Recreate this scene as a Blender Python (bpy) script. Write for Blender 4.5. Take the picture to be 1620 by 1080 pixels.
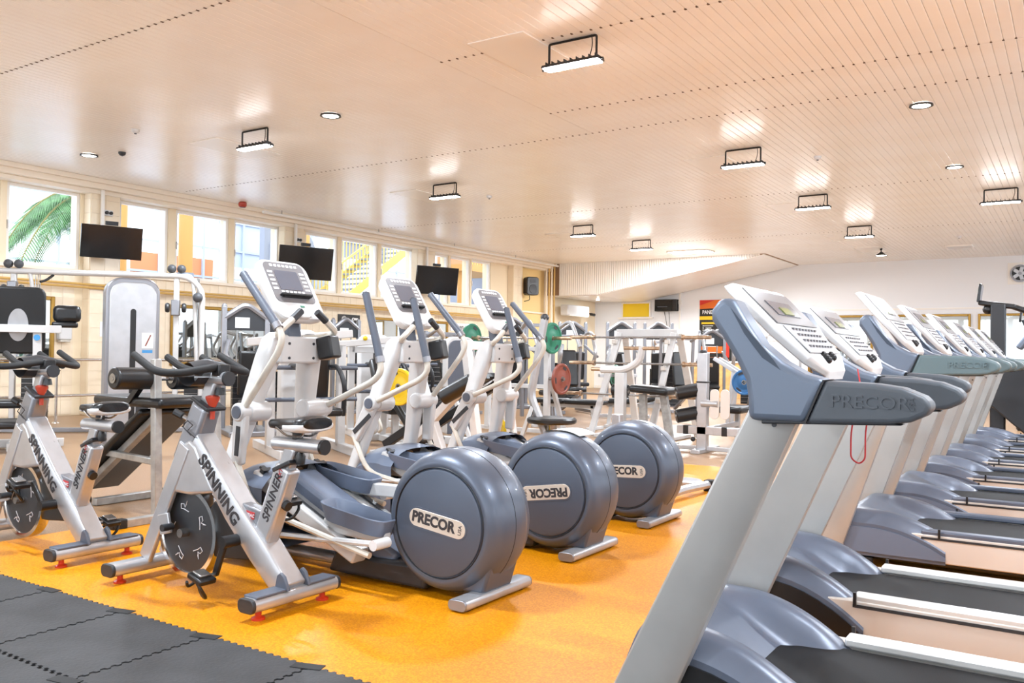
import bpy, math, random
from mathutils import Vector as V, Matrix
random.seed(7)
S = bpy.context.scene
C = S.collection
for o in list(bpy.data.objects): bpy.data.objects.remove(o)

# ---------------------------------------------------------------- camera, world, exposure
cd = bpy.data.cameras.new('camera'); cam = bpy.data.objects.new('camera', cd); C.objects.link(cam)
cd.sensor_width = 36; cd.lens = 30.5; cd.clip_end = 200; cd.clip_start = .05
cam.matrix_world = Matrix(((0.83646806, -0.00439196, 0.54799808, 0), (0.54781868, -0.02010903, -0.83635538, 0),
                           (0.01469295, 0.99978815, -0.01441456, 1.17), (0, 0, 0, 1)))
S.camera = cam
W = bpy.data.worlds.new('world'); S.world = W; W.use_nodes = True
bg = W.node_tree.nodes['Background']; bg.inputs[0].default_value = (.9, .95, 1, 1); bg.inputs[1].default_value = 1.7
S.view_settings.view_transform = 'Standard'; S.view_settings.look = 'None'; S.view_settings.gamma = 1
S.view_settings.use_curve_mapping = False
S.view_settings.exposure = 1.2
FLOOD_W = 72      # watts of one ceiling floodlight
DOWN_W = 15

# ---------------------------------------------------------------- materials
def lin(c):
    return tuple((x/255/12.92 if x/255 <= .04045 else ((x/255+.055)/1.055)**2.4) for x in c) + (1,)
MATS = {}
def M(name, rgb, rough=.5, metal=0, bump=0, bscale=150, var=0, vscale=6, coat=0, spec=.5, emit=0, rgb2=None, detail=3, trans=0):
    m = bpy.data.materials.new(name); m.use_nodes = True; MATS[name] = m
    nt = m.node_tree; N = nt.nodes; L = nt.links; b = N['Principled BSDF']
    b.inputs['Base Color'].default_value = lin(rgb); b.inputs['Roughness'].default_value = rough
    b.inputs['Metallic'].default_value = metal; b.inputs['Coat Weight'].default_value = coat
    b.inputs['Specular IOR Level'].default_value = spec; b.inputs['Transmission Weight'].default_value = trans
    if emit:
        b.inputs['Emission Color'].default_value = lin(rgb); b.inputs['Emission Strength'].default_value = emit
    tc = N.new('ShaderNodeTexCoord')
    if var or rgb2:
        n = N.new('ShaderNodeTexNoise'); n.inputs['Scale'].default_value = vscale; n.inputs['Detail'].default_value = detail
        r = N.new('ShaderNodeValToRGB'); r.color_ramp.elements[0].position = .38; r.color_ramp.elements[1].position = .62
        c2 = rgb2 or tuple(max(0, x*(1-var)) for x in rgb)
        r.color_ramp.elements[0].color = lin(c2); r.color_ramp.elements[1].color = lin(rgb)
        L.new(tc.outputs['Object'], n.inputs['Vector']); L.new(n.outputs['Fac'], r.inputs['Fac']); L.new(r.outputs['Color'], b.inputs['Base Color'])
    if bump:
        n = N.new('ShaderNodeTexNoise'); n.inputs['Scale'].default_value = bscale
        bp = N.new('ShaderNodeBump'); bp.inputs['Strength'].default_value = bump; bp.inputs['Distance'].default_value = .002
        L.new(tc.outputs['Object'], n.inputs['Vector']); L.new(n.outputs['Fac'], bp.inputs['Height']); L.new(bp.outputs['Normal'], b.inputs['Normal'])
    return m
M('silver', (186, 187, 190), .3, .6, var=.04, vscale=9)
M('silver_dark', (140, 141, 146), .35, .6)
M('grey_frame', (166, 164, 160), .4, .35, var=.12, vscale=14)
M('white_paint', (198, 197, 196), .32, .05, var=.03)
M('white_plastic', (214, 214, 214), .3)
M('offwhite_tube', (208, 202, 190), .3, .05, var=.06, vscale=12)
M('grip_grey', (80, 86, 98), .45)
M('charcoal', (38, 40, 44), .45)
M('black_plastic', (18, 18, 20), .38)
M('black_rubber', (22, 22, 23), .7, bump=.15, bscale=300)
M('black_vinyl', (20, 21, 23), .36, bump=.3, bscale=120)
M('grey_vinyl', (96, 98, 104), .42, bump=.2)
M('chrome', (215, 215, 215), .12, 1)
M('steel', (150, 148, 146), .25, .9)
M('copper_steel', (196, 168, 140), .28, .8, var=.18, vscale=18)
M('drum_blue', (84, 93, 108), .38, .35, coat=.15)
M('drum_disc', (78, 87, 102), .44, .3)
M('tray_blue', (96, 106, 124), .45)
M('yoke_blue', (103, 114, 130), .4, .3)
M('yoke_deep', (50, 62, 78), .45, .1)
M('arm_grey', (74, 80, 87), .5, bump=.1, bscale=400)
M('arm_green', (92, 110, 114), .45, bump=.1, bscale=400)
M('hood_blue', (92, 99, 114), .36, .2, var=.06, vscale=5)
M('alu', (172, 171, 168), .34, .35, var=.03)
M('alu_rail', (228, 227, 224), .3, .45)
M('cream_metal', (206, 198, 190), .4, .2)
M('belt', (18, 18, 20), .65, spec=.25, bump=.4, bscale=500, var=.15, vscale=7)
M('console_light', (170, 169, 171), .35)
M('console_grey', (112, 110, 112), .3)
M('screen_dark', (92, 94, 104), .2)
M('lcd_green', (120, 130, 70), .2)
M('badge', (224, 214, 200), .3, .5)
M('ink', (44, 42, 46), .5)
M('red_plastic', (176, 60, 38), .35)
M('red_ink', (176, 44, 44), .5)
M('red_cord', (176, 30, 36), .5)
M('orange_foot', (196, 50, 20), .4)
M('white_ink', (210, 210, 214), .5)
M('green_plate', (24, 108, 80), .4)
M('yellow_plate', (214, 180, 14), .4)
M('brown_plate', (128, 62, 46), .45)
M('blue_plate', (40, 92, 140), .4)
M('tv_black', (14, 14, 16), .12)
M('gold', (158, 122, 52), .35, .6, bump=.8, bscale=60)
M('mirror', (216, 224, 224), .02, 1)
M('tile', (244, 228, 202), .2, rgb2=(240, 222, 194), vscale=3)
M('tile_grout', (214, 196, 168), .7)
M('wall_white', (240, 242, 246), .6)
M('wall_cream', (242, 226, 196), .5)
M('wall_yellow', (240, 212, 150), .5)
M('pipe_yellow', (204, 164, 92), .4)
M('cornice', (246, 234, 216), .45)
M('pvc', (244, 240, 234), .3)
M('plank', (252, 249, 245), .27, rgb2=(250, 245, 239), vscale=1.5)
M('plank_gap', (150, 120, 95), .8)
M('seam_dark', (90, 70, 55), .8)
M('orange_floor', (220, 146, 4), .42, rgb2=(192, 112, 1), vscale=130, detail=6, spec=.3)
M('tan_floor', (166, 132, 98), .36, rgb2=(134, 102, 74), vscale=130, detail=6, spec=.35)
M('mat_grey', (48, 48, 50), .65, bump=1.0, bscale=60, var=.3, vscale=4, detail=8)
M('mat_dark', (12, 12, 13), .7)
M('lamp_white', (255, 255, 255), .5, emit=40)
M('lamp_soft', (255, 250, 240), .5, emit=9)
M('wood', (206, 158, 100), .4, var=.15, vscale=8)
M('yellow_sheet', (244, 206, 0), .5)
M('poster_black', (28, 26, 24), .5); M('poster_yellow', (240, 190, 30), .5); M('poster_orange', (226, 110, 30), .5); M('poster_red', (214, 50, 34), .5)
M('label_white', (240, 240, 240), .5); M('label_blue', (60, 140, 200), .5)
M('palm_leaf', (92, 138, 84), .5, var=.25, vscale=4); M('palm_stem', (130, 120, 70), .6)
M('steel_white', (176, 186, 204), .5); M('post_ochre', (196, 146, 80), .5); M('stair_yellow', (222, 190, 100), .5); M('facade_orange', (214, 140, 96), .6)
M('facade_blue', (186, 198, 216), .6); M('facade_grey', (140, 146, 160), .6)
M('ball_grey', (70, 72, 76), .5)
def glass():
    m = bpy.data.materials.new('glass'); m.use_nodes = True; MATS['glass'] = m
    nt = m.node_tree; N = nt.nodes; L = nt.links; N.remove(N['Principled BSDF'])
    t = N.new('ShaderNodeBsdfTransparent'); t.inputs[0].default_value = (.96, .98, 1, 1)
    g = N.new('ShaderNodeBsdfGlossy'); g.inputs['Roughness'].default_value = .02
    lw = N.new('ShaderNodeLayerWeight'); lw.inputs[0].default_value = .5; f = N.new('ShaderNodeMath'); f.operation = 'POWER'; f.inputs[1].default_value = 5; L.new(lw.outputs['Facing'], f.inputs[0])
    x = N.new('ShaderNodeMixShader'); L.new(f.outputs[0], x.inputs[0]); L.new(t.outputs[0], x.inputs[1]); L.new(g.outputs[0], x.inputs[2])
    L.new(x.outputs[0], N['Material Output'].inputs[0])
glass()

# ---------------------------------------------------------------- mesh helpers
def fillet(pts, r, n=4):
    pts = [V(p) for p in pts]; out = [pts[0]]
    for i in range(1, len(pts)-1):
        a, b, c = pts[i-1], pts[i], pts[i+1]
        d1 = (a-b); d2 = (c-b); l = min(r, d1.length*.48, d2.length*.48)
        p = b+d1.normalized()*l; q = b+d2.normalized()*l
        for k in range(n+1):
            t = k/n; out.append(p*(1-t)**2+b*2*t*(1-t)+q*t*t)
    out.append(pts[-1]); return out
class MB:
    def __init__(s): s.v = []; s.f = []
    def add(s, vs, fs):
        o = len(s.v); s.v += [tuple(v) for v in vs]; s.f += [tuple(i+o for i in f) for f in fs]; return s
    def box(s, c, d, ry=0, rz=0, rx=0):
        x, y, z = d[0]/2, d[1]/2, d[2]/2; m = Matrix.Rotation(rz, 3, 'Z') @ Matrix.Rotation(ry, 3, 'Y') @ Matrix.Rotation(rx, 3, 'X')
        vs = [m @ V((a*x, b*y, e*z))+V(c) for a in (-1, 1) for b in (-1, 1) for e in (-1, 1)]
        return s.add(vs, [(0, 1, 3, 2), (4, 6, 7, 5), (0, 4, 5, 1), (2, 3, 7, 6), (0, 2, 6, 4), (1, 5, 7, 3)])
    def bar(s, p, q, w, h, up=(0, 1, 0), w2=None, h2=None):
        """rectangular bar p->q, w measured along `up`, h across"""
        p = V(p); q = V(q); d = (q-p).normalized(); u = V(up); u = (u-d*u.dot(d)).normalized(); n = d.cross(u); vs = []
        for c, ww, hh in ((p, w, h), (q, w2 or w, h2 or h)):
            vs += [c+u*(a*ww/2)+n*(b*hh/2) for a, b in ((-1, -1), (1, -1), (1, 1), (-1, 1))]
        return s.add(vs, [(3, 2, 1, 0), (4, 5, 6, 7)]+[(i, (i+1) % 4, (i+1) % 4+4, i+4) for i in range(4)])
    def loft(s, rings, cap=True, closed=False):
        n = len(rings[0]); vs = [p for r in rings for p in r]; fs = []; m = len(rings)
        for i in range(m if closed else m-1):
            j = (i+1) % m
            fs += [(i*n+k, i*n+(k+1) % n, j*n+(k+1) % n, j*n+k) for k in range(n)]
        if cap and not closed: fs += [tuple(range(n-1, -1, -1)), tuple(range((m-1)*n, m*n))]
        return s.add(vs, fs)
    def tube(s, pts, r, n=10, fil=0, closed=False, fn=4):
        pts = fillet(pts, fil, fn) if fil else [V(p) for p in pts]
        rs = r if isinstance(r, (list, tuple)) else [r]*len(pts)
        rings = []; u = None; m = len(pts)
        for i, p in enumerate(pts):
            a = pts[(i-1) % m] if (closed or i > 0) else p; b = pts[(i+1) % m] if (closed or i < m-1) else p
            d = (b-a).normalized()
            if u is None: u = d.orthogonal().normalized()
            u = (u-d*u.dot(d)).normalized(); w = d.cross(u)
            rings.append([p+(u*math.cos(t)+w*math.sin(t))*rs[i] for t in [2*math.pi*k/n for k in range(n)]])
        return s.loft(rings, closed=closed)
    def cyl(s, p, q, r, r2=None, n=20):
        return s.tube([p, q], [r, r if r2 is None else r2], n)
    def lathe(s, prof, o=(0, 0, 0), ax='z', n=28):
        rings = []
        for k in range(n):
            t = 2*math.pi*k/n; c, q = math.cos(t), math.sin(t); ring = []
            for r, h in prof:
                p = (r*c, r*q, h) if ax == 'z' else (r*c, h, r*q) if ax == 'y' else (h, r*c, r*q)
                ring.append(V(p)+V(o))
            rings.append(ring)
        m = len(prof); vs = [p for r in rings for p in r]; fs = []
        for k in range(n):
            j = (k+1) % n
            fs += [(k*m+i, j*m+i, j*m+i+1, k*m+i+1) for i in range(m-1)]
        return s.add(vs, fs)
    def prism(s, poly, y0, y1, ax='y'):
        """polygon in xz (ax y), xy (ax z) or yz (ax x), extruded y0..y1"""
        f = {'y': lambda a, b, c: (a, c, b), 'z': lambda a, b, c: (a, b, c), 'x': lambda a, b, c: (c, a, b)}[ax]
        n = len(poly); vs = [f(a, b, y0) for a, b in poly]+[f(a, b, y1) for a, b in poly]
        return s.add(vs, [tuple(range(n)), tuple(range(2*n-1, n-1, -1))]+[(i, i+n, (i+1) % n+n, (i+1) % n) for i in range(n)])
    def ball(s, c, r, n=14, m=8, sc=(1, 1, 1)):
        vs = []; fs = []
        for i in range(m+1):
            a = math.pi*i/m
            for k in range(n):
                t = 2*math.pi*k/n; vs.append((c[0]+r*sc[0]*math.sin(a)*math.cos(t), c[1]+r*sc[1]*math.sin(a)*math.sin(t), c[2]+r*sc[2]*math.cos(a)))
        for i in range(m): fs += [(i*n+k, (i+1)*n+k, (i+1)*n+(k+1) % n, i*n+(k+1) % n) for k in range(n)]
        return s.add(vs, fs)
    def grid(s, fn, nu, nv, thick=None):
        vs = [fn(i/nu, j/nv) for i in range(nu+1) for j in range(nv+1)]
        return s.add(vs, [(i*(nv+1)+j, (i+1)*(nv+1)+j, (i+1)*(nv+1)+j+1, i*(nv+1)+j+1) for i in range(nu) for j in range(nv)])
    def mesh(s, name, mat, ang=35):
        me = bpy.data.meshes.new(name); me.from_pydata(s.v, [], s.f); me.materials.append(MATS[mat])
        import bmesh
        bm = bmesh.new(); bm.from_mesh(me); bmesh.ops.recalc_face_normals(bm, faces=bm.faces[:]); bm.to_mesh(me); bm.free()
        me.polygons.foreach_set('use_smooth', [True]*len(me.polygons)); me.set_sharp_from_angle(angle=math.radians(ang)); me.update()
        return me
    def build(s, name, mat, parent=None, bev=0, ang=35, loc=None, label=None, seg=2):
        o = bpy.data.objects.new(name, s.mesh(name, mat, ang)); C.objects.link(o)
        if parent: o.parent = parent
        if loc: o.location = loc
        if bev:
            b = o.modifiers.new('bevel', 'BEVEL'); b.width = bev; b.segments = seg; b.limit_method = 'ANGLE'; b.angle_limit = math.radians(40); b.harden_normals = False
        if label: o['label'] = label
        return o
def rrect(w, h, r, n=5, cx=0, cy=0):
    out = []
    for sx, sy, a0 in ((1, 1, 0), (-1, 1, 90), (-1, -1, 180), (1, -1, 270)):
        for k in range(n+1):
            a = math.radians(a0+90*k/n); out.append((cx+sx*(w/2-r)+r*math.cos(a), cy+sy*(h/2-r)+r*math.sin(a)))
    return out
def thing(name, label, cat, loc=(0, 0, 0), rz=0, group=None):
    o = bpy.data.objects.new(name, None); C.objects.link(o); o.empty_display_size = .1
    o.location = loc; o.rotation_euler = (0, 0, rz); tag(o, label, cat, group); return o
def tag(o, label, cat, group=None):
    o['label'] = label; o['category'] = cat
    if group: o['group'] = group
    return o
def struct(o): o['kind'] = 'structure'; return o
def stuff(o): o['kind'] = 'stuff'; return o
def inst(me, name, parent=None, loc=(0, 0, 0), rot=(0, 0, 0), scale=None):
    o = bpy.data.objects.new(name, me); C.objects.link(o); o.parent = parent; o.location = loc; o.rotation_euler = rot
    if scale: o.scale = scale
    return o
def copy_tree(o, parent=None):
    c = o.copy(); C.objects.link(c); c.parent = parent
    for ch in list(o.children): copy_tree(ch, c)
    return c
def text(name, s, size, mat, parent, org, xd, yd, ext=.001, shear=0, align='CENTER', sx=1, bold=0):
    cu = bpy.data.curves.new(name, 'FONT'); cu.body = s; cu.size = size; cu.extrude = ext; cu.align_x = align; cu.align_y = 'CENTER'; cu.shear = shear
    cu.offset = bold; cu.resolution_u = 3
    t = bpy.data.objects.new(name, cu); C.objects.link(t); bpy.context.view_layer.update()
    me = bpy.data.meshes.new_from_object(t.evaluated_get(bpy.context.evaluated_depsgraph_get())); bpy.data.objects.remove(t)
    me.materials.clear(); me.materials.append(MATS[mat])
    x = V(xd).normalized(); y = V(yd); y = (y-x*y.dot(x)).normalized(); z = x.cross(y)
    o = bpy.data.objects.new(name, me); C.objects.link(o); o.parent = parent
    o.matrix_local = Matrix(((x[0]*sx, y[0], z[0], org[0]), (x[1]*sx, y[1], z[1], org[1]), (x[2]*sx, y[2], z[2], org[2]), (0, 0, 0, 1)))
    return o
PI = math.pi
H = 4.1                       # ceiling height
XL, XR, YB, YF = -14.6, 5.0, 27.7, -4.0   # left wall, right wall, back wall, wall behind the viewer

# ---------------------------------------------------------------- the room shell
floor = struct(MB().box(((XL+XR)/2, (YB+YF)/2, -.05), (XR-XL+1, YB-YF+1, .1)).build('floor', 'tan_floor'))
o = MB().box(((-5.4+XR)/2, (2.3+8.95)/2, .0015), (XR+5.4, 8.95-2.3, .003)).build('orange_flooring', 'orange_floor', floor)
o['label'] = 'orange speckled sports flooring under the cardio machines'
# ceiling planks run along Y, 10 cm pitch, butt joints at fixed seams
ceil = struct(MB().box(((XL+XR)/2, (YB+YF)/2, H+.07), (XR-XL+.6, YB-YF+.6, .1)).build('ceiling', 'plank_gap'))
def plank_mb(y0, y1, x=0):
    m = MB(); w = .0485; m.prism([(x-w, H+.019), (x-w, H+.004), (x-w+.004, H), (x+w-.004, H), (x+w, H+.004), (x+w, H+.019)], y0+.003, y1-.003); return m
bays_r = [(3.6, 6.87), (6.87, 9.03), (9.03, 10.11), (10.11, 15.5), (15.5, 20.8)]
for y0, y1 in bays_r:
    me = plank_mb(y0, y1).mesh('plank', 'plank')
    for k in range(56): inst(me, 'plank', ceil, (-5.35+k*.1, 0, 0))
rest = MB()
def fill(xa, xb, ys):
    n = round((xb-xa)/.1)
    for k in range(n):
        for y0, y1 in ys:
            p = plank_mb(y0, y1, xa+.05+k*.1); rest.add(p.v, p.f)
fill(-14.2, -5.7, [(YF, -.65), (-.65, 4.73), (4.73, 10.11), (10.11, 15.5), (15.5, 20.8), (20.8, 24.2)])
fill(-5.7, -5.4, [(10.11, 15.5), (15.5, 20.8)])
fill(-14.2, -8.0, [(24.2, 26.2), (26.2, YB)]); fill(-8.0, -5.4, [(24.2, 26.2), (26.2, YB)]); fill(-5.4, XR, [(20.8, 26.2), (26.2, YB)])
fill(.2, XR, [(YF, 4.73), (4.73, 10.11), (10.11, 15.5), (15.5, 20.8)]); fill(-5.4, .2, [(YF, 3.6)])
fill(-5.7, -5.4, [(20.8, 24.2)])
stuff(rest.build('plank_field', 'plank', ceil, label='narrow glossy cream ceiling planks'))
MB().box((-5.55, (YF+10.1)/2, H+.008), (.29, 10.1-YF, .014)).build('cover_strip', 'plank', ceil, bev=.002, label='plain cream strip between two fields of planks')
dots = MB()
def seam(y, xa, xb):
    for k in range(round((xb-xa)/.1)+1): dots.box((xa+k*.1, y, H+.004), (.02, .028, .014))
for y in (6.87, 9.03): seam(y, -5.4, .3)
for y in (4.73, 10.11, 15.5, 20.8): seam(y, -13.9 if y != 4.73 else -12, -5.7 if y == 4.73 else .3)
stuff(dots.build('seam_caps', 'seam_dark', ceil, label='dark gaps at the butt joints of the planks'))
apm = MB().box((0, 0, H-.004), (.62, 1.15, .012)).mesh('access_panel', 'pvc')
for x, y in ((-4.55, 7.15), (-10.3, 8.3), (-10.3, 12.6), (-4.65, 12.75), (-4.75, 17.1), (-10.6, 18.6), (-10.3, 21.6), (-4.8, 21.7), (-4.7, 24.6)): inst(apm, 'access_panel', ceil, (x, y, 0))

# left wall with window band, pilasters, cornice
WIN = [(5.0, 5.9), (6.02, 7.15), (7.25, 8.49), (9.22, 10.24), (10.40, 11.65), (11.78, 13.0), (13.74, 14.77), (14.88, 16.16), (16.27, 17.55), (18.3, 19.04), (19.12, 20.06), (20.12, 21.08)]
Z0, Z1 = 2.53, 3.86
PIL = [(4.1, 4.62), (8.56, 9.1), (12.96, 13.5), (17.45, 18.17), (22.0, 22.5)]
wl = MB(); T = .3
def wbox(m, y0, y1, z0, z1, x0=XL-T, x1=XL): m.box(((x0+x1)/2, (y0+y1)/2, (z0+z1)/2), (x1-x0, y1-y0, z1-z0))
wbox(wl, YF, YB, 0, Z0); wbox(wl, YF, YB, Z1, H+.1)
ends = [YF]+[e for w in WIN for e in w]+[YB]
for i in range(0, len(ends), 2): wbox(wl, ends[i], ends[i+1], Z0, Z1)
wall_l = struct(wl.build('wall_left', 'wall_cream'))
for k, (y0, y1) in enumerate(PIL):
    m = MB(); wbox(m, y0, y1, 0, H, XL, XL+.2); m.build('pilaster', 'wall_cream', wall_l, bev=.004)
# tiles: .2 x .25 on the wall below the windows
TW, TH = .2, .25
tme = MB().box((0, 0, 0), (.012, TW-.004, TH-.004)).mesh('tile', 'tile'); trest = MB(); cnt = 0
def intile(y):
    return not any(a-.1 < y < b+.1 for a, b in PIL)
cells = []
for i in range(0, 92):
    for j in range(10):
        y = 4.0+i*TW+.1; z = .02+j*TH+TH/2
        if intile(y): cells.append((y, z))
near = sorted([c for c in cells if c[0] > 6.9 and c[1] > .25], key=lambda c: c[0])[:285]
ns = set(near)
for y, z in cells:
    if (y, z) in ns: inst(tme, 'tile', wall_l, (XL+.005, y, z))
    else: trest.box((XL+.005, y, z), (.012, TW-.004, TH-.004))
for y0, y1 in PIL[1:]:
    w = (y1-y0)/2
    for j in range(16):
        for k in range(2): trest.box((XL+.205, y0+w*(k+.5), .02+j*TH+TH/2), (.012, w-.004, TH-.004))
        trest.box((XL+.1, y0-.004, .02+j*TH+TH/2), (.19, .01, TH-.004))
stuff(trest.build('tile_field', 'tile', wall_l, label='cream glazed wall tiles'))
m = MB(); wbox(m, YF, 24.2, 3.93, H, XL, XL+.36); wbox(m, YF, 24.2, 3.86, 3.93, XL, XL+.24); wbox(m, YF, 24.2, 4.02, H, XL+.36, XL+.44)
struct(m.build('trim_1', 'cornice', bev=.006))
m = MB(); wbox(m, YF, 24.2, Z0-.06, Z0-.005, XL, XL+.08)
struct(m.build('trim_2', 'cornice', bev=.005))
gm = None
for k, (y0, y1) in enumerate(WIN):
    fr = MB(); b = .055
    for a0, a1, c0, c1 in ((y0, y0+b, Z0, Z1), (y1-b, y1, Z0, Z1), (y0+b, y1-b, Z0, Z0+b), (y0+b, y1-b, Z1-b, Z1)): wbox(fr, a0, a1, c0, c1, XL-.12, XL-.03)
    w = struct(fr.build('window_%d' % (k+1), 'pvc', bev=.004))
    g = MB(); wbox(g, y0+b, y1-b, Z0+b, Z1-b, XL-.085, XL-.075); g.build('pane', 'glass', w)
    hd = MB(); wbox(hd, y0+.012, y0+.036, 3.1, 3.24, XL-.03, XL+.01); hd.build('window_handle', 'white_plastic', w)
# back wall, right wall, wall behind, sloping bulkhead
struct(MB().box(((XL+XR)/2, YB+.1, H/2), (XR-XL+1.2, .2, H+.2)).build('wall_back', 'wall_white'))
# wall behind the viewer and right wall, unseen: windows added for extra daylight
def glazed(name, n0, lo, hi, z0, z1, n, place):
    m = MB()
    def pb(mm, a0, a1, c0, c1, d0, d1):
        if place == 'front': mm.box(((a0+a1)/2, YF-(d0+d1)/2, (c0+c1)/2), (a1-a0, d1-d0, c1-c0))
        else: mm.box((XR+(d0+d1)/2, (a0+a1)/2, (c0+c1)/2), (d1-d0, a1-a0, c1-c0))
    A0, A1 = (XL-.6, XR+.6) if place == 'front' else (YF-.2, YB+.2)
    pb(m, A0, A1, -.1, z0, 0, .2); pb(m, A0, A1, z1, H+.1, 0, .2); w = (hi-lo)/n; pb(m, A0, lo, z0, z1, 0, .2); pb(m, hi, A1, z0, z1, 0, .2)
    for k in range(1, n): pb(m, lo+w*k-.12, lo+w*k+.12, z0, z1, 0, .2)
    struct(m.build(name, 'wall_white'))
    for k in range(n):
        a, b = lo+w*k+(.12 if k else 0), lo+w*(k+1)-(.12 if k < n-1 else 0); f = MB(); e = .06
        for q in ((a, a+e, z0, z1), (b-e, b, z0, z1), (a+e, b-e, z0, z0+e), (a+e, b-e, z1-e, z1), ((a+b)/2-.03, (a+b)/2+.03, z0+e, z1-e)): pb(f, *q, .05, .12)
        fr = struct(f.build('window_%d' % (n0+k), 'pvc', bev=.004)); g = MB(); pb(g, a+e, b-e, z0+e, z1-e, .08, .09); g.build('pane', 'glass', fr)  # invented windows out of view, put in to light the hall
glazed('wall_front', 20, -14.0, 4.4, .9, 3.7, 7, 'front')
glazed('wall_right', 30, -3.4, 26.8, 1.2, 3.7, 10, 'right')
struct(MB().box(((XL+XR)/2, YB-.012, .05), (XR-XL-.1, .024, .1)).build('baseboard_back', 'pvc', bev=.004))
bk = MB().prism([(XL+.02, H+.01), (XL+.02, 3.09), (-12.75, 3.06), (-7.42, 4.09), (-7.4, H+.01)], 24.25, YB-.01)
bulk = struct(bk.build('trim_3', 'plank_gap'))
sl = MB()
for k in range(90):
    x = -14.05+k*.075; zb = 3.075 if x < -12.75 else 3.06+(x+12.75)*.1938
    if zb < 4.07: sl.box((x, 24.238, (zb+H)/2), (.066, .024, H-zb))
stuff(sl.build('bulkhead_slats', 'plank', bulk, label='vertical cream slats on the face of the sloping bulkhead'))
for k in range(34):
    y = 24.3+k*.1; m = MB()
    m.bar((-12.75, y, 3.05), (-7.45, y, 4.078), .094, .012); m.bar((XL+.05, y, 3.08), (-12.75, y, 3.05), .094, .012)
    m.build('soffit_plank', 'plank', bulk)

# ---------------------------------------------------------------- ceiling lamps (each lamp carries its own light)
def area(parent, loc, sx, sy, w, col=(.80, .895, 1)):
    l = bpy.data.lights.new('lamp_light', 'AREA'); l.shape = 'RECTANGLE'; l.size = sx; l.size_y = sy; l.energy = w; l.color = col
    o = bpy.data.objects.new('lamp_light', l); C.objects.link(o); o.parent = parent; o.location = loc; return o
def floodlight(x, y, label):
    t = thing('floodlight', label, 'ceiling lamp', (x, y, H), 0, 'floodlights hung under the plank ceiling')
    m = MB(); m.tube([(-.25, 0, -.24), (-.25, 0, -.012), (.25, 0, -.012), (.25, 0, -.24)], .012, 6, .02); m.build('bracket', 'black_plastic', t)
    m = MB(); m.prism([(-.07, -.245), (-.055, -.215), (.055, -.215), (.07, -.245)], -.3, .3, 'x'); m.build('housing', 'charcoal', t, bev=.004)
    m = MB()
    for k in range(9): m.box((-.26+k*.065, 0, -.205), (.006, .1, .03))
    stuff(m.build('cooling_fins', 'charcoal', t))
    MB().box((0, 0, -.25), (.57, .12, .012)).build('lens', 'lamp_white', t, bev=.003)
    for s in (-1, 1): MB().cyl((s*.3, 0, -.24), (s*.32, 0, -.24), .018, n=12).build('knob', 'black_plastic', t)
    MB().tube([(.2, 0, 0), (.21, 0, -.1), (.17, .01, -.21)], .005, 6, .06).build('cable', 'black_plastic', t)
    area(t, (0, 0, -.262), .56, .11, FLOOD_W)
FL = [(-3.95, 6.98, 'near floodlight on a black bracket above the treadmills, largest in view'),
      (-9.17, 7.7, 'brightest floodlight, over the middle left of the hall above the ellipticals'),
      (-9.2, 11.85, 'floodlight glowing over the window side, second along the left row'),
      (-3.97, 11.9, 'floodlight second along the row behind the near one'),
      (-4.02, 15.9, 'floodlight third along the right row, beside a ceiling panel'),
      (-9.4, 17.2, 'floodlight third along the left row with its bracket in view'),
      (-9.3, 20.1, 'small far floodlight at the end of the left row'),
      (-4.08, 20.1, 'small far floodlight at the end of the right row'),
      (-1.14, 16.8, 'floodlight glowing close to the right edge near the white back wall'),
      (-4.0, 2.6, 'floodlight above the spin bikes'), (-9.2, 3.2, 'floodlight above the left machines'),
      (1.2, 3.0, 'floodlight over the nearest treadmill ends'), (1.2, 8.5, 'floodlight over the treadmill ends'), (1.2, 13.2, 'floodlight over the far treadmill ends'),
      (-3.5, -1.5, 'floodlight behind the viewer over the rubber mats'), (-9.2, -1.5, 'floodlight in the corner behind the rubber mats'),
      (-12.2, 26.0, 'small lamp under the sloping soffit')]
for x, y, l in FL[:-1]: floodlight(x, y, l)
t = thing('soffit_lamp', 'small bright lamp under the sloping soffit near the yellow window', 'lamp', (-13.6, 26.0, 3.05))
MB().lathe([(0, -.02), (.06, -.02), (.07, 0), (0, 0)]).build('housing', 'white_plastic', t); MB().lathe([(0, -.03), (.05, -.03), (.055, -.02), (0, -.02)]).build('lens', 'lamp_white', t)
area(t, (0, 0, -.04), .1, .1, 8)
def downlight(x, y, label):
    t = thing('downlight', label, 'ceiling lamp', (x, y, H), 0, 'round downlights in the ceiling')
    MB().lathe([(.098, -.003), (.125, -.005), (.13, -.022), (.11, -.026), (.098, -.02)], n=32).build('rim', 'charcoal', t)
    MB().lathe([(0, -.02), (.1, -.018), (.1, -.004), (0, -.004)], n=32).build('diffuser', 'lamp_soft', t)
    area(t, (0, 0, -.03), .16, .16, DOWN_W)
downlight(-7.78, 7.7, 'round downlight with a dark rim left of the near floodlight')
downlight(-1.54, 10.84, 'round downlight with a dark rim at upper right, nearer of two')
downlight(-1.6, 14.56, 'round downlight with a dark rim at right, farther of two')
downlight(-12.6, 7.44, 'round downlight close to the palm window')
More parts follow.
